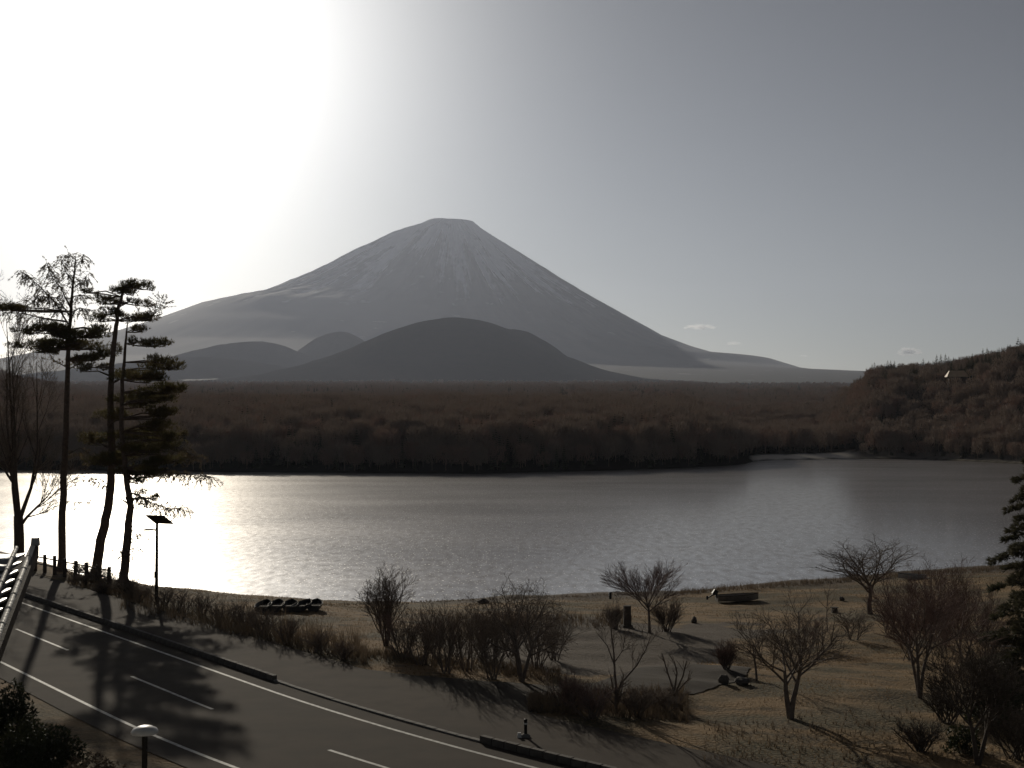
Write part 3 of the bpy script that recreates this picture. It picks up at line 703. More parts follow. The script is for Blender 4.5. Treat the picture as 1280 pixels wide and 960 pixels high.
# ------------------------------------------------------------------ the pines by the road
def pine(name, label, Y0, trunk_px, r0, r1, pads, limbs, extra=(), tufts=34, mname='needle', sparse=None):
    base = at_depth(trunk_px[0][0], trunk_px[0][1], Y0); base.z = gz(base.x, base.y)-.05; mpp = Y0/F
    t = empty(name, base); tag(t, label, 'tree', 'pines beside the lakeside road')
    loc = lambda px, py, dy=0.0: at_depth(px, py, Y0) + Vector((0, dy, 0)) - base
    tp = [loc(*p) for p in trunk_px]; tp[0].z = -.1
    n = len(tp)-1
    # finer trunk
    fine = []; rad = []
    for k in range(n):
        for e in range(4):
            f = (k+e/4)/n; fine.append(tp[k].lerp(tp[k+1], e/4)+rvec(.035)); rad.append(r0*(1-f)**.8+r1)
    fine.append(tp[-1]); rad.append(r1*.5); rad[0] *= 1.35
    tub = [(fine, rad, 9)]
    def foot(z):        # trunk point nearest a height
        k = min(range(len(fine)), key=lambda j: abs(fine[j].z-z)); return fine[k], rad[k]
    twig = []; C = []; D = []
    for (px, py, hw, hh) in pads:
        nrep = 4 if hw > 16 else (3 if hw > 9 else 2)
        for rep in range(nrep):
            dy = rng.uniform(-1, 1)*max(hw*mpp*.9, .6) if rep == 0 else rng.uniform(-2.2, 2.2)
            c = loc(px + (0 if rep == 0 else rng.uniform(-.75, .75)*hw), py + (rng.uniform(-2, 2) if rep == 0 else rng.uniform(-.9, .9)*hh), dy); w_ = hw*mpp*(1.05 if rep == 0 else rng.uniform(.45, .75)); hgt = hh*mpp*(1.1 if rep == 0 else .8)
            a, ra = foot(c.z-w_*.15)
            mid = a.lerp(c, .5)+Vector((0, 0, rng.uniform(-.15, .25)))
            end = c+Vector((0, 0, -hgt*.4)); dd_ = c-a; dd_.z *= .2
            tub.append(([a, mid, end, end + dd_.normalized()*w_*.6], [min(ra*.45, .085), .05, .03, .012], 5))
            nt_ = int(tufts*3.14*w_*w_*.8)+14
            for q_ in range(nt_):
                u = rng.uniform(0, 6.283); rr_ = math.sqrt(rng.random()); lump = .65+.45*math.sin(3*u+px)*math.sin(2*u+py)
                off = Vector((math.cos(u)*rr_*w_*lump*1.1, math.sin(u)*rr_*w_*.8*lump, (rng.random()-.35)*hgt*1.7*(1-.55*rr_)+.10*math.sin(9*u)))
                C.append(c+off); D.append((off.x*.4, off.y*.4, .9))
                if rng.random() < .16: twig.append(([end+off*.15, end.lerp(c+off, .6)+Vector((0, 0, -.05)), c+off], [.02, .012, .006], 3))
    for (pts, r_, hang, dens) in limbs:         # open limbs with hanging twigs
        L = [loc(p[0], p[1], p[2] if len(p) > 2 else 0) for p in pts]; m_ = len(L)-1
        tub.append((L, [r_*(1-.8*k/m_) for k in range(m_+1)], 5))
        tot = sum((L[k+1]-L[k]).length for k in range(m_))
        for q_ in range(int(tot*dens*3)):
            f = rng.uniform(.15, 1)*m_; j = min(int(f), m_-1); p = L[j].lerp(L[j+1], f-j)
            dv = rvec(1.0); dv.z = rng.uniform(-.9, .35) if hang else rng.uniform(-.2, .7); dv.normalize(); ln = rng.uniform(.35, 1.15)
            p2 = p+dv*ln*.55; p3 = p2+(dv+Vector((0, 0, -.7 if hang else .25))).normalized()*ln*.6
            twig.append(([p, p2, p3], [.018, .014, .009], 3))
            for e in range(7):
                c = p2.lerp(p3, rng.random()); C2.append(c); D2.append((rng.uniform(-1, 1), rng.uniform(-1, 1), -.4 if hang else .5))
    link('trunk', tubes_mesh('trunk', tub), M['pinebark'], t)
    if twig: tag(link('twig_mass', tubes_mesh('twig_mass', twig), M['bark'], t), kind='stuff')
    if C:
        V_, F_ = blades(C, D, 8, .24, .034, .55); link('crown', mesh_np('crown', V_, F_), M[mname], t)
    if C2:
        V_, F_ = blades(C2, D2, 5, .14, .035, .8); link('sparse_needles', mesh_np('sparse_needles', V_, F_), M['larch'], t); C2.clear(); D2.clear()
    return t
C2, D2 = [], []
pine('pine_tree', 'tall straight pine with thin airy top and long left limbs beside the wooden fence', 95.5,
     [(77, 708), (78, 640), (80, 590), (83, 520), (85, 450), (88, 400), (91, 360), (95, 318)], .27, .03,
     [(62, 413, 30, 6), (112, 419, 30, 7), (48, 430, 26, 6), (92, 431, 40, 8), (126, 441, 20, 7), (58, 439, 18, 5), (75, 420, 24, 6), (20, 386, 18, 5), (6, 384, 14, 5), (105, 448, 20, 5), (38, 415, 14, 4)],
     [([(85, 405), (70, 380), (50, 358), (25, 338)], .08, True, 8), ([(88, 385), (76, 360), (64, 345), (58, 328)], .06, True, 9), ([(83, 402), (55, 398), (30, 392), (5, 390)], .08, True, 5),
      ([(92, 352), (82, 340), (76, 322)], .04, True, 8), ([(92, 360), (103, 350), (113, 340)], .04, True, 9), ([(93, 335), (102, 325), (104, 318)], .03, True, 8), ([(90, 372), (100, 368), (112, 372)], .04, True, 8),
      ([(88, 392), (100, 385), (118, 388)], .05, True, 7), ([(94, 325), (86, 318), (78, 320)], .02, True, 8), ([(88, 395), (70, 372), (48, 370), (38, 380)], .05, True, 7),
      ([(85, 460), (70, 452), (58, 440)], .05, False, 3), ([(85, 462), (98, 455), (106, 450)], .05, False, 3), ([(80, 570), (100, 560), (125, 575)], .05, True, 3), ([(79, 626), (95, 628), (118, 627)], .04, True, 2), ([(80, 606), (95, 598), (108, 595)], .04, True, 2)])
pine('pine_tree', 'leaning pine with a curved trunk and flat layered crown near the solar lamp', 94.0,
     [(119, 715), (126, 675), (134, 640), (139, 600), (140, 560), (138, 500), (139, 460), (144, 415), (148, 385), (156, 358), (168, 350)], .34, .035,
     [(168, 358, 24, 7), (185, 356, 9, 5), (135, 377, 20, 5), (178, 380, 14, 4), (125, 398, 16, 6), (172, 395, 28, 5), (150, 366, 14, 6), (120, 370, 10, 4), (112, 460, 18, 6), (150, 470, 20, 7),
      (165, 500, 30, 8), (140, 520, 26, 8), (170, 545, 34, 8), (125, 550, 24, 7), (150, 575, 34, 7)],
     [([(146, 400), (170, 402), (190, 395), (206, 376)], .05, False, 9), ([(139, 610), (128, 600), (112, 596)], .05, True, 3), ([(138, 620), (130, 605), (122, 600)], .04, True, 3)])
pine('pine_tree', 'short forked pine with drooping lower sprays, second trunk from the solar lamp', 89.5,
     [(154, 728), (157, 690), (161, 655), (163, 632), (158, 600), (152, 540), (153, 475), (157, 430), (160, 400)], .30, .03,
     [(175, 413, 12, 5), (190, 431, 25, 7), (202, 458, 30, 8), (186, 473, 32, 7), (208, 488, 30, 7), (178, 500, 36, 8), (205, 515, 26, 7), (190, 536, 30, 8), (212, 548, 20, 6), (182, 560, 38, 8), (205, 575, 25, 6), (165, 590, 30, 6), (192, 590, 20, 5), (172, 603, 10, 6), (192, 624, 9, 5), (176, 616, 8, 5)],
     [([(163, 632), (172, 618), (188, 628), (212, 636), (236, 634)], .06, True, 9), ([(156, 590), (190, 588), (225, 592), (264, 596)], .06, True, 9), ([(152, 560), (190, 555), (225, 560), (248, 572)], .05, True, 6), ([(163, 632), (155, 626), (147, 622)], .10, False, 1),
      ([(157, 690), (166, 686), (176, 682)], .03, True, 6), ([(157, 700), (150, 690), (146, 686)], .03, True, 6), ([(158, 660), (172, 665), (178, 672)], .03, True, 5)])
# bare tree at the left edge, partly hidden by the roof
tb = at_depth(24, 700, 100); tb.z = gz(tb.x, tb.y)
def lp(px, py, dy=0): return at_depth(px, py, 100)+Vector((0, dy, 0))-tb
bare_tree('bare_tree', tb, P_(CHERRY, L=6, kids=[9, 6, 6, 4], start=[.3, .2, .2, .2], ang=[24, 30, 36, 40], ratio=[.7, .5, .5, .5], rmin=.012, up=[0, .14, .1, .08]),
          'tall leafless tree with several upright stems at the tiled roof corner', tm='bark', cm='twig',
          stems=[([lp(24, 706), lp(24, 672), lp(23, 645)], .42, .36), ([lp(23, 648), lp(14, 618, 1), lp(4, 590, 1.5), lp(-4, 520, 2), lp(-4, 440, 2)], .2, .03),
                 ([lp(22, 650), lp(17, 610), lp(17, 560), lp(12, 470), lp(8, 400)], .22, .02), ([lp(24, 650), lp(26, 600, -1), lp(25, 540, -1), lp(24, 440, -1.5)], .2, .02),
                 ([lp(25, 648), lp(33, 610, 1), lp(38, 560, 1.5), lp(34, 450, 2)], .18, .02), ([lp(27, 655), lp(40, 645, -1), lp(55, 632, -1.5), lp(72, 618, -2)], .14, .03)])

# ------------------------------------------------------------------ bare trees and shrubs on the shore
def stand(px, py, hpx, wpx, P, label, name='bare_tree', **k):
    b = at_ground(px, py); mp = px_m(b)
    return bare_tree(name, b, P, label, size=(hpx*mp, wpx*mp), **k)
slim = P_(CHERRY, L=3.2, r=.07, kids=[9, 6, 5, 4], ang=[24, 28, 32, 36], start=[.2, .2, .2, .2], up=[0, .12, .08, .05], stems=3, spread=.14, foot=.15)
stand(482, 808, 98, 62, slim, 'slender upright bare tree at the left end of the shrub thicket', tm='cherry')
stand(652, 852, 128, 120, P_(CHERRY, L=2.2, r=.1, stems=3, spread=.5, kids=[6, 6, 6, 5], up=[0, .06, -.05, -.12], wob=[.1, .14, .2, .25], minz=-.4), 'bare tree with arching weeping twigs at the right end of the thicket', wood_levels=2)
fan = P_(CHERRY, levels=5, L=1.3, r=.10, kids=[9, 8, 7, 5], ang=[48, 26, 24, 26], ratio=[1.15, .62, .6, .6], start=[.72, .25, .2, .2], up=[0, .03, .03, .02], wob=[.05, .06, .09, .12])
stand(812, 792, 92, 92, fan, 'reddish fan-shaped bare tree between the stone marker and a round bush', tm='cherry', cm='redtwig')
yb = at_ground(770, 892); mp = px_m(yb)
def lq(px, py, dy=0): return Vector(((px-770)*mp, dy, (892-py)*mp))
bare_tree('bare_tree', yb, P_(CHERRY, levels=4, L=1.7, kids=[7, 5, 4], ang=[38, 40, 40], ratio=[.55, .5, .5], start=[.35, .2, .2], rmin=.006), 'young bare tree forked like a Y in the rough grass island', wood_levels=1,
          stems=[([lq(770, 896), lq(770, 880), lq(771, 864)], .075, .07), ([lq(771, 866), lq(769, 845, .1), lq(768, 820, .15), lq(765, 795, .2), lq(763, 765, .3)], .055, .012),
                 ([lq(771, 866), lq(778, 852, -.1), lq(795, 832, -.2), lq(806, 812, -.3), lq(812, 795, -.4)], .05, .012), ([lq(768, 832), lq(760, 810, .3), lq(748, 796, .5)], .03, .01), ([lq(769, 828), lq(778, 812, -.3), lq(780, 795, -.4)], .025, .008)])
yb = at_ground(845, 884); mp = px_m(yb)
def lq2(px, py, dy=0): return Vector(((px-845)*mp, dy, (884-py)*mp))
bare_tree('bare_tree', yb, P_(CHERRY, levels=3, L=1.0, kids=[5, 4], ang=[32, 36], ratio=[.5, .5], start=[.4, .2], rmin=.006), 'small stubby bare tree with a few pruned upright stems', wood_levels=1,
          stems=[([lq2(845, 888), lq2(844, 874), lq2(843, 864)], .075, .065), ([lq2(843, 866), lq2(836, 845, .2), lq2(829, 820, .3)], .045, .02), ([lq2(843, 866), lq2(846, 842, -.1), lq2(843, 828, -.1)], .045, .02),
                 ([lq2(844, 868), lq2(853, 845, -.2), lq2(857, 826, -.3)], .045, .02), ([lq2(845, 868), lq2(855, 858, .2), lq2(864, 850, .3)], .04, .02)])
wide = P_(CHERRY, L=1.7, r=.13, kids=[7, 7, 6, 5], ang=[46, 40, 42, 42], start=[.65, .3, .2, .2])
stand(988, 898, 152, 150, P_(wide, stems=2, spread=.25, L=2.0, kids=[5, 7, 6, 5]), 'broad bare cherry tree standing alone on the brown lawn behind the stones', lean=(0, 0))
stand(946, 852, 92, 60, P_(CHERRY, L=1.8, r=.06, kids=[6, 5, 5, 3], start=[.5, .2, .2, .2]), 'thin young bare tree beside the broad cherry and round bush')
stand(1088, 768, 96, 118, P_(wide, r=.2, L=1.6), 'large spreading bare tree on the bank close to the water', tm='cherry')
stand(1150, 874, 158, 130, P_(CHERRY, L=2.4, r=.09, stems=3, spread=.3, kids=[6, 6, 6, 5], up=[0, .1, .06, .04]), 'bare multi-stemmed tree with twiggy crown on the right lawn', cm='redtwig')
stand(1222, 958, 160, 120, P_(CHERRY, L=2.0, r=.09, stems=2, spread=.4, kids=[6, 7, 6, 5]), 'dark bare tree with curved low branches among evergreen scrub', tm='bark', cm='bark')
stand(1172, 790, 100, 90, P_(CHERRY, L=2.0, r=.08, stems=2, spread=.4, kids=[6, 6, 5, 4]), 'bare tree with splayed thin branches behind the twiggy crown near the fir', cm='redtwig')
stand(1205, 840, 120, 100, P_(CHERRY, L=2.0, r=.07, stems=3, spread=.4, kids=[6, 6, 6, 4]), 'low purplish bare tree between the multi-stemmed tree and the fir', cm='redtwig')
stand(1035, 790, 66, 26, P_(CHERRY, levels=3, L=3, r=.035, kids=[7, 4], ang=[30, 34], ratio=[.3, .4], start=[.4, .2], wob=[.05, .12]), 'thin pole-like bare sapling on the lawn behind the broad cherry')
shr = 'bare brown multi-stemmed shrub in the thicket beside the driveway'; sg = 'shrubs of the driveway thicket'
for (px_, py_, h_, w_) in ((505, 824, 60, 60), (528, 832, 72, 66), (556, 842, 88, 72), (584, 840, 86, 66), (614, 850, 96, 72), (672, 838, 80, 66), (692, 826, 62, 60), (600, 826, 70, 60), (545, 818, 60, 60), (640, 822, 74, 70)):
    stand(px_, py_, h_, w_, P_(SHRUB, kids=[7, 5, 4]), shr, 'bare_shrub', cat='shrub', group=sg, cm='redtwig' if rng.random() < .5 else 'twig')
dense = P_(SHRUB, stems=16, spread=.5, foot=.3, kids=[7, 6, 4], ang=[20, 26, 30])
stand(832, 790, 44, 44, dense, 'rounded dense bare bush beside the fan-shaped tree', 'bare_shrub', cat='shrub', cm='twig')
stand(908, 838, 36, 28, dense, 'small egg-shaped bare bush above two dark stones', 'bare_shrub', cat='shrub', cm='redtwig')
stand(768, 786, 30, 26, dense, 'low bare bush left of the stone marker', 'bare_shrub', cat='shrub')
for (px_, py_, h_, w_) in ((712, 890, 48, 52), (740, 898, 44, 60), (795, 896, 36, 56), (830, 890, 30, 60)):
    stand(px_, py_, h_, w_, P_(dense, kids=[6, 5, 3]), 'low tangled bare shrub in the grass island by the driveway mouth', 'bare_shrub', cat='shrub', group='shrubs on the grass island', cm='redtwig' if px_ < 760 else 'twig')
for (px_, py_, h_, w_) in ((178, 752, 26, 40), (205, 760, 30, 40), (228, 766, 30, 44), (252, 770, 30, 40), (276, 778, 28, 44), (305, 786, 34, 40), (330, 796, 36, 44), (360, 806, 34, 40), (398, 816, 30, 44), (428, 826, 24, 40)):
    stand(px_, py_, h_, w_, P_(dense, stems=11, kids=[5, 5, 3]), 'scrubby leafless bush along the pavement bank beside the lamp', 'bare_shrub', cat='shrub', group='scrub along the pavement bank', cm='twig')
for (px_, py_, h_, w_) in ((96, 720, 20, 34), (118, 727, 22, 40), (138, 734, 24, 40), (160, 742, 24, 40), (128, 742, 14, 34), (104, 732, 14, 30)):
    stand(px_, py_, h_, w_, P_(dense, stems=13, kids=[6, 5, 3]), 'scrubby leafless bush on the bank at the foot of the pines', 'bare_shrub', cat='shrub', group='scrub at the foot of the pines', tm='bark', cm='twig')
for (px_, py_, h_, w_) in ((1112, 792, 62, 60), (1140, 776, 56, 60), (1132, 826, 70, 70), (1196, 772, 60, 64), (1228, 800, 74, 70), (1180, 822, 84, 76), (1236, 850, 84, 80), (1206, 880, 80, 80), (1066, 800, 40, 50), (1014, 812, 46, 60)):
    stand(px_, py_, h_, w_, P_(SHRUB, stems=7, kids=[7, 6, 4], spread=.5), 'wispy leafless shrub on the lawn between the large spreading tree and the fir', 'bare_shrub', cat='shrub', group='wispy shrubs on the lawn', cm='redtwig' if rng.random() < .6 else 'twig')
for (px_, py_, h_, w_) in ((1185, 905, 60, 70), (1250, 900, 70, 80), (1270, 950, 70, 90), (1150, 940, 40, 60)):
    stand(px_, py_, h_, w_, P_(dense, kids=[6, 5, 4]), 'dark tangled bare bush under the fir at the lawn edge', 'bare_shrub', cat='shrub', group='dark bushes under the fir', tm='bark', cm='bark')

def leafy_bush(px_, py_, h_, w_, label, mname, group=None, base=None, d=9):
    b = base or at_ground(px_, py_); mp = px_m(b); hh, ww = h_*mp, w_*mp*.5
    t = empty('evergreen_bush', b); tag(t, label, 'bush', group)
    st = []
    C = []; D = []
    for k in range(int(60*max(ww, .5)*max(hh, .5)*d)):
        u = rng.uniform(0, 6.28); ph = math.acos(rng.uniform(-.2, 1)); rr_ = .55+.45*rng.random()**.5
        rr_ *= .82+.22*math.sin(4*u+ph*5)
        p = Vector((math.cos(u)*math.sin(ph)*ww*rr_, math.sin(u)*math.sin(ph)*ww*rr_, hh*.12+math.cos(ph)*hh*.88*rr_))
        C.append(p); D.append((p.x/ww*.6, p.y/ww*.6, .6))
    for k in range(9):
        c = rng.choice(C); st.append(([Vector((0, 0, -.1)), Vector((c.x*.4, c.y*.4, c.z*.5)), c], [.03, .02, .008], 4))
    link('stems', tubes_mesh('stems', st), M['bark'], t)
    V_, F_ = blades(C, D, 4, .13, .06, .7); link('foliage', mesh_np('foliage', V_, F_), M[mname], t)
    return t
# planting at the foot of the building, part of it added as shade, below the camera (distance from its usual size: it stands on the verge this side of the road)
def verge(px_, py_):
    r_ = ray(px_, py_); k = (ROADZ-CAMZ)/r_.z; return Vector((r_.x*k, r_.y*k, ROADZ-.02))
for (px_, py_, h_, w_, lb) in ((30, 985, 90, 90, 'dark evergreen bush on the near verge beneath the tiled roof'), (112, 1010, 66, 110, 'brownish rounded bush on the near verge beside the dome lamp'), (15, 930, 80, 60, 'tall dark bush on the near verge at the roof end'),
        (66, 965, 60, 80, 'dark bush added as shade between the roof and the brownish rounded bush'), (165, 1012, 46, 70, 'low dark bush added as shade at the foot of the dome lamp')):  # these two bushes are added to darken the verge where shade lies
    leafy_bush(0, 0, h_, w_, lb, 'evergreen' if px_ != 112 else 'weed', base=verge(px_, py_), d=14)
for (px_, py_, h_, w_) in ((1262, 862, 44, 60), (1235, 905, 50, 60), (1278, 915, 60, 80), (1205, 940, 36, 50)):
    leafy_bush(px_, py_, h_, w_, 'low dark evergreen bush under the fir at the edge of the lawn', 'evergreen', 'evergreen bushes under the fir')

# fir at the right edge
fb = at_ground(1302, 868); mp = px_m(fb); FH = 330*mp
ft = empty('fir_tree', fb); tag(ft, 'dark green fir with spreading flat branches at the lawn edge by the water', 'tree')
tub = [([Vector((0, 0, -.1)), Vector((.05, 0, FH*.5)), Vector((0, 0, FH))], [.26, .15, .02], 9)]; C = []; D = []
for k in range(64):
    f = .10+.88*(k/63); z = FH*f; L = (88*mp)*(1-f)**.75*rng.uniform(.7, 1.12)+.15; a_ = k*2.4+rng.uniform(-.3, .3)
    dv = Vector((math.cos(a_), math.sin(a_), 0)); p0 = Vector((0, 0, z)); p1 = p0+dv*L*.55+Vector((0, 0, .04*L)); p2 = p0+dv*L+Vector((0, 0, -.14*L))
    tub.append(([p0, p1, p2], [.05*(1-f)+.015, .025, .008], 4)); sd = Vector((-dv.y, dv.x, 0))
    for e in range(int(70*L)):
        u = rng.random()**.7; p = p0.lerp(p1, u*2) if u < .5 else p1.lerp(p2, u*2-1)
        lat = rng.uniform(-1, 1)*L*.34*(1-abs(u-.5)*.9)
        C.append(p+sd*lat+Vector((0, 0, rng.uniform(-.12, .1)-abs(lat)*.12))); D.append(tuple(dv*.6+sd*(.8 if lat > 0 else -.8)))
link('trunk', tubes_mesh('trunk', tub), M['bark'], ft)
V_, F_ = blades(C, D, 7, .24, .05, .5); link('crown', mesh_np('crown', V_, F_), M['firneedle'], ft)

# ------------------------------------------------------------------ grass and weeds (uncountable)
g = np.random.default_rng(12)
n = 210000
gxp = g.uniform(-45, 70, n); gyp = g.uniform(28, 132, n); nn = road_n(gxp, gyp); D_ = shore_y(gxp)-gyp
pxx = CX+F*gxp/gyp
okm = (nn > 8.9) & (D_ > 9) & (pxx > -60) & (pxx < 1340) & ~poly_mask(gxp, gyp, DRIVE) & ~poly_mask(gxp, gyp, GRAVEL)
okm &= g.uniform(0, 1, n) < np.clip((fbm(gxp*.16, gyp*.25, 3, 15)-.36)*3.2, .06, 1)
gxp, gyp = gxp[okm], gyp[okm]; C = np.stack([gxp, gyp, near_h(gxp, gyp)-.01], 1)
V_, F_ = blades(C, np.tile([0, 0, 1.], (len(C), 1)), 2, .12, .02, .45)
o = link('dry_lawn_grass', mesh_np('dry_lawn_grass', V_, F_), M['drygrass']); tag(o, 'short dry winter grass over the lawn', 'grass', kind='stuff')
# tall dead weeds: bank beside the pavement, island, thicket foot, waterside
C = []; Ls = []
def patch(pxr, py0, py1, num, hgt):
    t_ = g.random(num); px_ = pxr[0]+(pxr[1]-pxr[0])*t_; lo = py0[0]+(py0[1]-py0[0])*t_; hi = py1[0]+(py1[1]-py1[0])*t_
    py_ = lo+(hi-lo)*g.random(num); rx = (px_-CX)/F; rz = (CY-py_)/F; c_, s_ = math.cos(PITCH), math.sin(PITCH)
    ry = c_-rz*s_; rz = s_+rz*c_; z = np.full(num, 3.5)
    for _ in range(14):
        k = (z-CAMZ)/rz; z = .5*z+.5*near_h(rx*k, ry*k)
    k = (z-CAMZ)/rz; C.extend(zip(rx*k, ry*k, z-.02)); Ls.extend(hgt*g.uniform(.5, 1.2, num))
patch((150, 460), (742, 815), (764, 832), 700, .7)
patch((84, 190), (716, 742), (733, 756), 500, .55)
patch((300, 880), (759.5, 738.5), (762, 741), 700, .22)
patch((850, 1300), (739.5, 704.5), (744, 710), 1500, .5)
patch((270, 450), (760, 800), (790, 826), 300, 1.0)
patch((450, 700), (812, 838), (822, 853), 800, .4)
patch((660, 860), (872, 862), (890, 905), 1000, .5)
patch((560, 790), (772, 770), (784, 786), 500, .6)
patch((880, 1280), (905, 870), (960, 955), 500, .28)
C = np.array(C); Ls = np.array(Ls)
V_, F_ = blades(C, np.tile([0, 0, 1.], (len(C), 1)), 7, 1.0, .022, .22)
# shorten each tuft to its own height
Vr = V_.reshape(-1, 3, 3); base_ = Vr[:, 0:1, :]; Vr = base_ + (Vr-base_)*np.concatenate([np.ones((len(Vr), 2)), np.repeat(Ls, 7)[:, None]], 1)[:, :, None]
o = link('dead_weeds', mesh_np('dead_weeds', Vr.reshape(-1, 3), F_), M['weed']); tag(o, 'tall dead weeds and reeds on the bank', 'weeds', kind='stuff')

# ------------------------------------------------------------------ boats
def boat(name, loc, rz, L, B, H, hm, label, group=None, motor=False, tilt=0.0):
    t = empty(name, loc, rz); tag(t, label, 'boat', group); t.rotation_euler = (tilt, 0, rz)
    secs = 11; ring = 9; V = []; Fs = []
    def sec(f, off, dz):
        wq = B/2*(1-(max(0, (f-.45)/.55))**2.2)*(.80+.20*min(1, f/.3)); hq = H*(1+.35*f*f); kz = .02+.35*H*max(0, f-.6)**2*4
        r_ = []
        for j in range(ring):
            u = -1+2*j/(ring-1); a = abs(u)
            r_.append(((f-.5)*L*(1-off/L), math.copysign(max(wq*(a**.55)-off, .0), u), kz + dz + (hq-kz-dz)*(a**2.6)))
        return r_
    for (off, dz, flip) in ((0, 0, False), (.035, .04, True)):
        b = len(V)
        for k in range(secs): V += sec(k/(secs-1), off, dz)
        for k in range(secs-1):
            for j in range(ring-1):
                f = (b+k*ring+j, b+(k+1)*ring+j, b+(k+1)*ring+j+1, b+k*ring+j+1); Fs.append(f if flip else f[::-1])
        Fs.append(tuple(b+j for j in range(ring))[::-1] if flip else tuple(b+j for j in range(ring)))
    n_ = secs*ring
    for k in range(secs-1):
        for j in (0, ring-1): Fs.append((k*ring+j, (k+1)*ring+j, n_+(k+1)*ring+j, n_+k*ring+j))
    mb = MB(); mb.add(V, Fs); mb.build('hull', hm, t)
    for f in (.2, .45, .7):
        s_ = sec(f, .03, 0); mb = MB(); mb.box(((f-.5)*L, 0, H*.72), (.24, 2*s_[-1][1]*.97, .035)); mb.build('seat', M['wood'], t)
    for sgn in (0, ring-1):
        mb = MB(); mb.tube([Vector(sec(k/(secs-1), 0, 0)[sgn])+Vector((0, 0, .01)) for k in range(secs)], .028, 5); mb.build('gunwale', M['wood'], t)
    if motor:
        mb = MB(); mb.box((-L/2-.12, 0, H+.28), (.42, .30, .40), taper=.8, ry=.5); mb.tube([(-L/2-.15, 0, H+.15), (-L/2-.55, 0, H-.05), (-L/2-.75, 0, H-.16)], [.08, .06, .05], 6)
        mb.box((-L/2-.78, 0, H-.16), (.16, .03, .30)); mb.box((-L/2-.02, 0, H-.02), (.1, .22, .3)); mb.build('outboard_motor', M['black'], t)
    return t
for k, px_ in enumerate((330, 346, 363, 379, 394)):
    p = at_ground(px_, 764.0-.35*k); boat('rowing_boat', (p.x, p.y, max(p.z, 0)+.03), R(90+rng.uniform(-9, 9)), 2.5, .92, .36, M['hull'], 'dark rowing boat drawn up side by side with others at the waterline', 'rowing boats in a row', tilt=0)
p = at_ground(922, 752); boat('motor_boat', (p.x, p.y, p.z+.02), R(8), 3.5, 1.3, .48, M['hullgrey'], 'grey open boat with tilted outboard motor on the beach', motor=True)
p = at_ground(1140, 724); boat('dinghy', (p.x, p.y, p.z+.03), R(176), 2.6, 1.1, .4, M['hullwhite'], 'pale dinghy lying on the shore behind the large spreading tree')

# ------------------------------------------------------------------ stones, markers, posts
def rock(px_, py_, wpx, hpx, label, m='stone', group=None):
    b = at_ground(px_, py_); mp = px_m(b); bm = bmesh.new(); bmesh.ops.create_icosphere(bm, subdivisions=3, radius=1)
    sd = rng.uniform(0, 50)
    for v in bm.verts:
        k = 1+.5*(mnoise.noise(v.co*1.3+Vector((sd, 0, 0))))+.15*mnoise.noise(v.co*4+Vector((sd, 0, 0)))
        v.co = v.co*k; v.co.x *= wpx*mp*.5; v.co.y *= wpx*mp*.45; v.co.z = v.co.z*hpx*mp*.55 + hpx*mp*.4
    me = bpy.data.meshes.new('rock'); bm.to_mesh(me); bm.free(); me.polygons.foreach_set('use_smooth', np.ones(len(me.polygons), dtype=bool)); o = link('rock', me, M[m]); o.location = b; tag(o, label, 'rock', group); return o
rock(905, 855, 13, 12, 'dark blocky stone below the egg-shaped bush')
rock(928, 856, 18, 9, 'flat dark stone beside the thin young tree')
rock(604, 754.5, 13, 6, 'dark rounded rock at the water edge behind the thicket')
rock(868, 779, 7, 9, 'small dark stone near the rounded dense bush')
rock(1052, 751, 6, 5, 'small dark stone on the lawn near the large spreading tree')
b = at_ground(784, 785); mp = px_m(b); t = empty('stone_marker', b, R(6)); tag(t, 'dark upright stone marker slab left of the fan-shaped tree', 'monument')
mb = MB(); mb.box((0, 0, 13.5*mp), (9.5*mp, .22, 27*mp), taper=.94); mb.build('slab', M['stone'], t)
mb = MB(); mb.box((0, 0, .06), (14*mp, .5, .22), taper=.9); mb.build('plinth', M['stone'], t)
b = at_ground(763, 749); mp = px_m(b); t = empty('mooring_post', b); tag(t, 'short black mooring post with a white painted side at the waterline', 'post')
mb = MB(); mb.lathe([(.11, -.1), (.11, .5), (.14, .52), (.14, .58), (.001, .62)], 10); mb.build('post', M['black'], t, True)
mb = MB(); mb.box((-.12, -.04, .40), (.09, .16, .22)); mb.build('white_plate', M['white'], t)
b = at_ground(1043, 766); mp = px_m(b); t = empty('wooden_block_seat', b); tag(t, 'squat wooden block seat on the lawn left of the large spreading tree', 'seat')
mb = MB(); mb.box((0, 0, .18), (.42, .4, .36), taper=.8); mb.build('block', M['wood'], t); mb = MB(); mb.box((0, 0, .385), (.5, .44, .05)); mb.build('top', M['wood'], t)
b = at_ground(1256, 818); t = empty('low_bench', b, R(-10)); tag(t, 'dark low wooden bench in the shade of the fir', 'bench')
for k in (-.12, .0, .12): mb = MB(); mb.box((0, k, .42), (1.5, .10, .05)); mb.build('slat', M['darkmetal'], t)
for k in (-.6, .6): mb = MB(); mb.box((k, 0, .2), (.08, .34, .40)); mb.build('leg', M['darkmetal'], t)

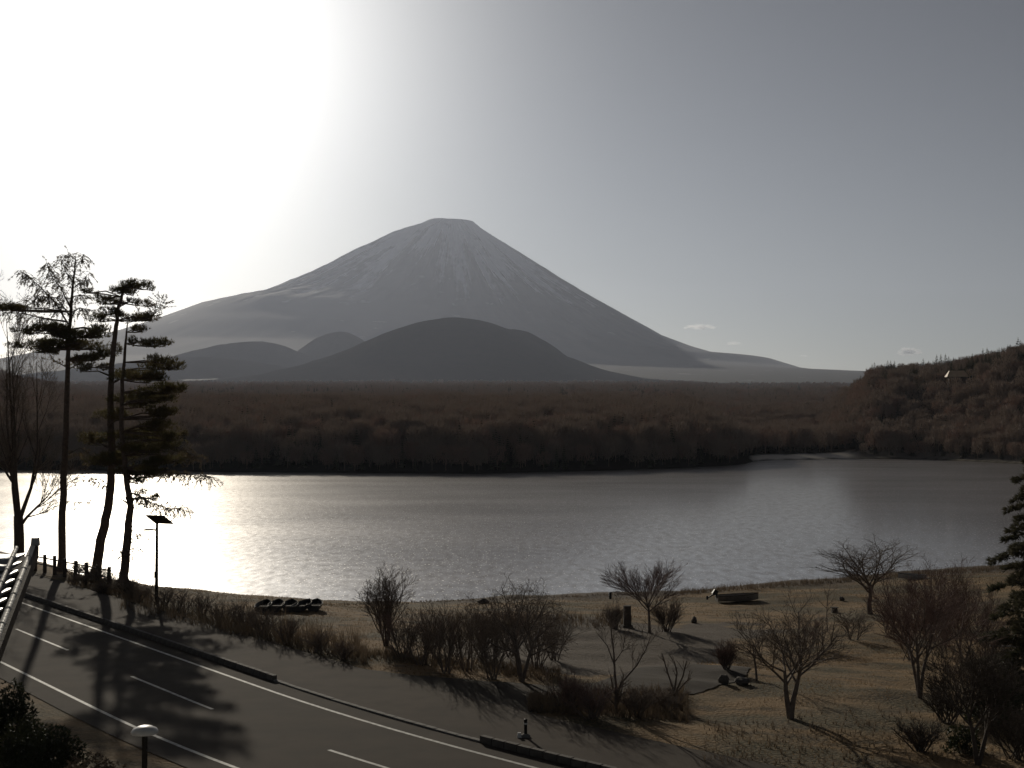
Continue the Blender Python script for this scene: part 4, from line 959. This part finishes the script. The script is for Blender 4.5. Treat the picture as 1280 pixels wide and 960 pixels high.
# bollard at the driveway mouth
b = verge(657, 923); b.z = ROADZ+.05; t = empty('bollard', b); tag(t, 'short dark bollard with pale round base at the driveway mouth', 'bollard')
mb = MB(); mb.lathe([(.055, 0), (.055, .55), (.065, .56), (.065, .61), (.001, .63)], 10); mb.build('post', M['darkmetal'], t, True)
mb = MB(); mb.lathe([(.17, 0), (.16, .07), (.06, .12)], 12); mb.build('base', M['concrete'], t, True)
mb = MB(); mb.lathe([(.068, .44), (.068, .50)], 10); mb.build('reflector_band', M['white'], t, True)
mb = MB(); mb.box((-.22, -.05, .08), (.16, .16, .16), taper=.7); mb.build('anchor_block', M['white'], t)

# solar street lamp
b = verge(195.5, 748); b.z = gz(b.x, b.y); t = empty('street_lamp', b); tag(t, 'slim dark solar street lamp with tilted panel above the lakeside bushes', 'street lamp')
mb = MB(); mb.tube([(0, 0, -.1), (0, 0, 2.6), (0, 0, 4.75)], [.12, .10, .085], 10); mb.build('pole', M['darkmetal'], t, True)
pn = MB(); pn.box((.15, 0, 4.98), (1.45, .95, .05), rz=R(-28), rx=R(-32)); pnl = pn.build('solar_panel', M['panel'], t)
mb = MB(); mb.box((.15, 0, 4.94), (1.52, 1.02, .04), rz=R(-28), rx=R(-32)); mb.build('frame', M['darkmetal'], pnl)
mb = MB(); mb.tube([(0, 0, 4.28), (-.35, 0, 4.32), (-.72, 0, 4.32)], .06, 6); mb.build('arm', M['darkmetal'], t)
mb = MB(); mb.box((-.6, 0, 4.30), (.45, .2, .09)); mb.build('lamp_head', M['darkmetal'], t)
mb = MB(); mb.box((0, -.11, 1.5), (.22, .16, .4)); mb.build('battery_box', M['darkmetal'], t)

# dome lamp on the near verge
p = at_depth(181, 911, 20.5); t = empty('dome_lamp', (p.x, p.y, ROADZ-.02)); tag(t, 'pale dome-topped lamp on a dark pole at the near side of the road', 'street lamp')
hh = p.z-ROADZ
mb = MB(); mb.tube([(0, 0, 0), (0, 0, hh-.03)], [.06, .045], 8); mb.build('pole', M['darkmetal'], t)
mb = MB(); mb.lathe([(.215, -.05), (.215, -.02), (.19, .02), (.12, .055), (.05, .07), (.001, .073)], 24); mb.build('shade', M['white'], t, True)
t.children[-1].location.z = hh

# wooden fence at the head of the bank
fe = [verge(44, 713), verge(136, 733)]
f0, f1 = fe; dirv = (f1-f0); nP = 8
t = empty('wooden_fence', (f0.x, f0.y, gz(f0.x, f0.y))); tag(t, 'low wooden post and rail fence at the foot of the tall pine', 'fence')
tops = []
for k in range(nP):
    p = f0+dirv*k/(nP-1); z = gz(p.x, p.y)-t.location.z; q_ = Vector((p.x-f0.x, p.y-f0.y, z)); tops.append(q_)
    mb = MB(); mb.tube([q_+Vector((0, 0, -.1)), q_+Vector((rng.uniform(-.03, .03), 0, 1.35+rng.uniform(-.08, .08)))], [.15, .13], 8); mb.build('post', M['bark'], t)
for hz in (.55, 1.05):
    for k in range(nP-1):
        mb = MB(); mb.tube([tops[k]+Vector((0, .05, hz)), tops[k+1]+Vector((0, .05, hz))], .05, 6); mb.build('rail', M['bark'], t)

# ------------------------------------------------------------------ tiled roof of the building the view is taken from
ROOF_Y = 12.0; A_ = at_depth(43, 684, ROOF_Y); slope = .2
r_ = ray(-4, 806); k = (A_.z-CAMZ-slope*ROOF_Y)/(r_.z/r_.y-slope); B_ = Vector((r_.x/r_.y*k, k, CAMZ+r_.z/r_.y*k))
bt = empty('lakeside_building', (A_.x-3.6, 9.5, ROADZ)); tag(bt, 'building corner with grey glazed tile roof and pale verge tiles', 'building')
off = bt.location
mb = MB(); mb.box((-.2, .6, (A_.z-1.3-ROADZ)/2), (5.0, 2.2, A_.z-1.3-ROADZ)); mb.build('wall', M['plaster'], bt)
vd = (A_-B_).normalized()
def rp(u, v, w_=0):   # u along the verge from A towards B, v to the left of it, w up
    return A_ - vd*u + Vector((-v, -.03*v, 0)) + Vector((0, 0, w_)) - off
rf = empty('roof', (0, 0, 0)); rf.parent = bt
mb = MB(); c = [rp(-.05, .02, -.10), rp(4.2, .02, -.10), rp(4.2, 3.2, -.10), rp(-.05, 3.2, -.10)]; c2 = [q_+Vector((0, 0, -.05)) for q_ in c]
mb.add(c+c2, [(0, 1, 2, 3), (7, 6, 5, 4), (0, 4, 5, 1), (1, 5, 6, 2), (2, 6, 7, 3), (3, 7, 4, 0)]); mb.build('deck', M['wood'], rf)
# one pantile: wavy, lapped over the next
tl = MB(); V = []; nu = 9
for e in range(2):
    for dz in (0, -.018):
        for j in range(nu):
            u = j/(nu-1); V.append((-.30*u, -.30*(1-e), dz + .004*math.cos(u*6.283)+(.012 if e == 0 else -.006)))
Fs = []
for j in range(nu-1): Fs += [(j, j+1, 2*nu+j+1, 2*nu+j)[::-1], (nu+j, nu+j+1, 3*nu+j+1, 3*nu+j), (j, j+1, nu+j+1, nu+j), (2*nu+j, 2*nu+j+1, 3*nu+j+1, 3*nu+j)[::-1]]
Fs += [(0, nu, 3*nu, 2*nu), (nu-1, 2*nu-1, 4*nu-1, 3*nu-1)[::-1]]
tl.add(V, Fs); tme = tl.mesh('tile', True); tme.materials.append(M['tile'])
pitch = .26
for rrow in range(15):
    for ccol in range(9):
        o = bpy.data.objects.new('tile', tme); COL.objects.link(o); o.parent = rf
        o.location = rp(.06+rrow*pitch, .08+ccol*.285, -.035); o.rotation_euler = (math.atan(slope)*1.0+rng.uniform(-.025, .025), rng.uniform(-.03, .03), rng.uniform(-.01, .01))
def half_round(v, w_, r_, name, m):
    for k_ in range(11):
        u0 = -.03+k_*.36; mb = MB(); V = []; n_ = 8
        for uu, gr in ((u0, 1.0), (u0+.35, 1.12)):
            c_ = rp(uu, v, w_)
            for j in range(n_+1):
                q_ = math.pi*j/n_; V.append(c_+Vector((math.cos(q_)*r_*gr, 0, math.sin(q_)*r_*gr)))
        Fs = [(j, j+1, n_+2+j, n_+1+j) for j in range(n_)]+[tuple(range(n_+1)), tuple(range(2*n_+1, n_, -1))]
        mb.add(V, Fs); mb.build(name, m, rf)
half_round(.02, -.01, .027, 'verge_tile', M['tilecap']); half_round(.17, -.015, .02, 'roll_tile', M['tilecap'])
mb = MB(); q_ = rp(-.08, .0, .03); mb.box(q_, (.07, .06, .075), taper=.8); mb.build('end_tile', M['tile'], rf)
mb = MB(); mb.add([rp(-.05, -.035, .0), rp(4.2, -.035, .0), rp(4.2, -.035, -.11), rp(-.05, -.035, -.11), rp(-.05, .0, .0), rp(4.2, .0, .0), rp(4.2, .0, -.11), rp(-.05, .0, -.11)],
                  [(0, 1, 2, 3), (7, 6, 5, 4), (0, 4, 5, 1), (3, 2, 6, 7), (0, 3, 7, 4), (1, 5, 6, 2)]); mb.build('barge_board', M['wood'], rf)

# ------------------------------------------------------------------ clouds, beyond the haze
cm = bpy.data.materials.new('cloud'); cm.use_nodes = True; n = cm.node_tree.nodes; l = cm.node_tree.links
n.remove(n['Principled BSDF']); cv = n.new('ShaderNodeVolumePrincipled'); cv.inputs['Color'].default_value = (1, 1, 1, 1); cv.inputs['Density'].default_value = .0045; cv.inputs['Anisotropy'].default_value = .7
l.new(cv.outputs[0], n['Material Output'].inputs['Volume'])
def cloud(px_, py_, wpx, hpx, label, num):
    c = at_depth(px_, py_, 31500); mp = 31500/F; bm = bmesh.new()
    for k in range(num):
        u = rng.uniform(-1, 1); o_ = Vector((u*wpx*mp*.5, rng.uniform(-.4, .4)*wpx*mp*.4, rng.uniform(-.3, .5)*hpx*mp*.6*(1-u*u*.6))); r0 = hpx*mp*rng.uniform(.14, .38)*(1-.6*u*u)
        m_ = bmesh.ops.create_icosphere(bm, subdivisions=2, radius=r0, matrix=Matrix.Translation(o_) @ Matrix.Diagonal((1.6, 1.2, .75, 1)))
        for v in m_['verts']: v.co += (v.co-o_).normalized()*r0*.6*mnoise.noise(v.co*.012)
    me = bpy.data.meshes.new('cloud'); bm.to_mesh(me); bm.free(); me.polygons.foreach_set('use_smooth', np.ones(len(me.polygons), dtype=bool)); o = link('cloud', me, cm); o.location = c; tag(o, label, 'cloud')
cloud(877, 409, 44, 9, 'longest small white cloud beside the right slope of the mountain', 46)
cloud(917, 429.5, 20, 6, 'small ragged cloud just under the longest cloud', 26)
cloud(1004, 445, 12, 4, 'faintest tiny cloud low over the ridge', 14)
cloud(1137, 440, 30, 12, 'puffy white cloud just above the conifers of the right hill', 36)

# ------------------------------------------------------------------ haze
mb = MB(); mb.box((0, 14700, 1597), (36000, 30400, 3206))
hm = bpy.data.materials.new('haze'); hm.use_nodes = True; n = hm.node_tree.nodes; n.remove(n['Principled BSDF'])
pv = n.new('ShaderNodeVolumePrincipled'); pv.inputs['Color'].default_value = (*HAZE_COL, 1); pv.inputs['Density'].default_value = HAZE_DENSITY; pv.inputs['Anisotropy'].default_value = HAZE_G
hm.node_tree.links.new(pv.outputs[0], n['Material Output'].inputs['Volume'])
hz = mb.build('haze', hm); tag(hz, 'thin winter haze filling the air over the lake', 'haze', kind='stuff')
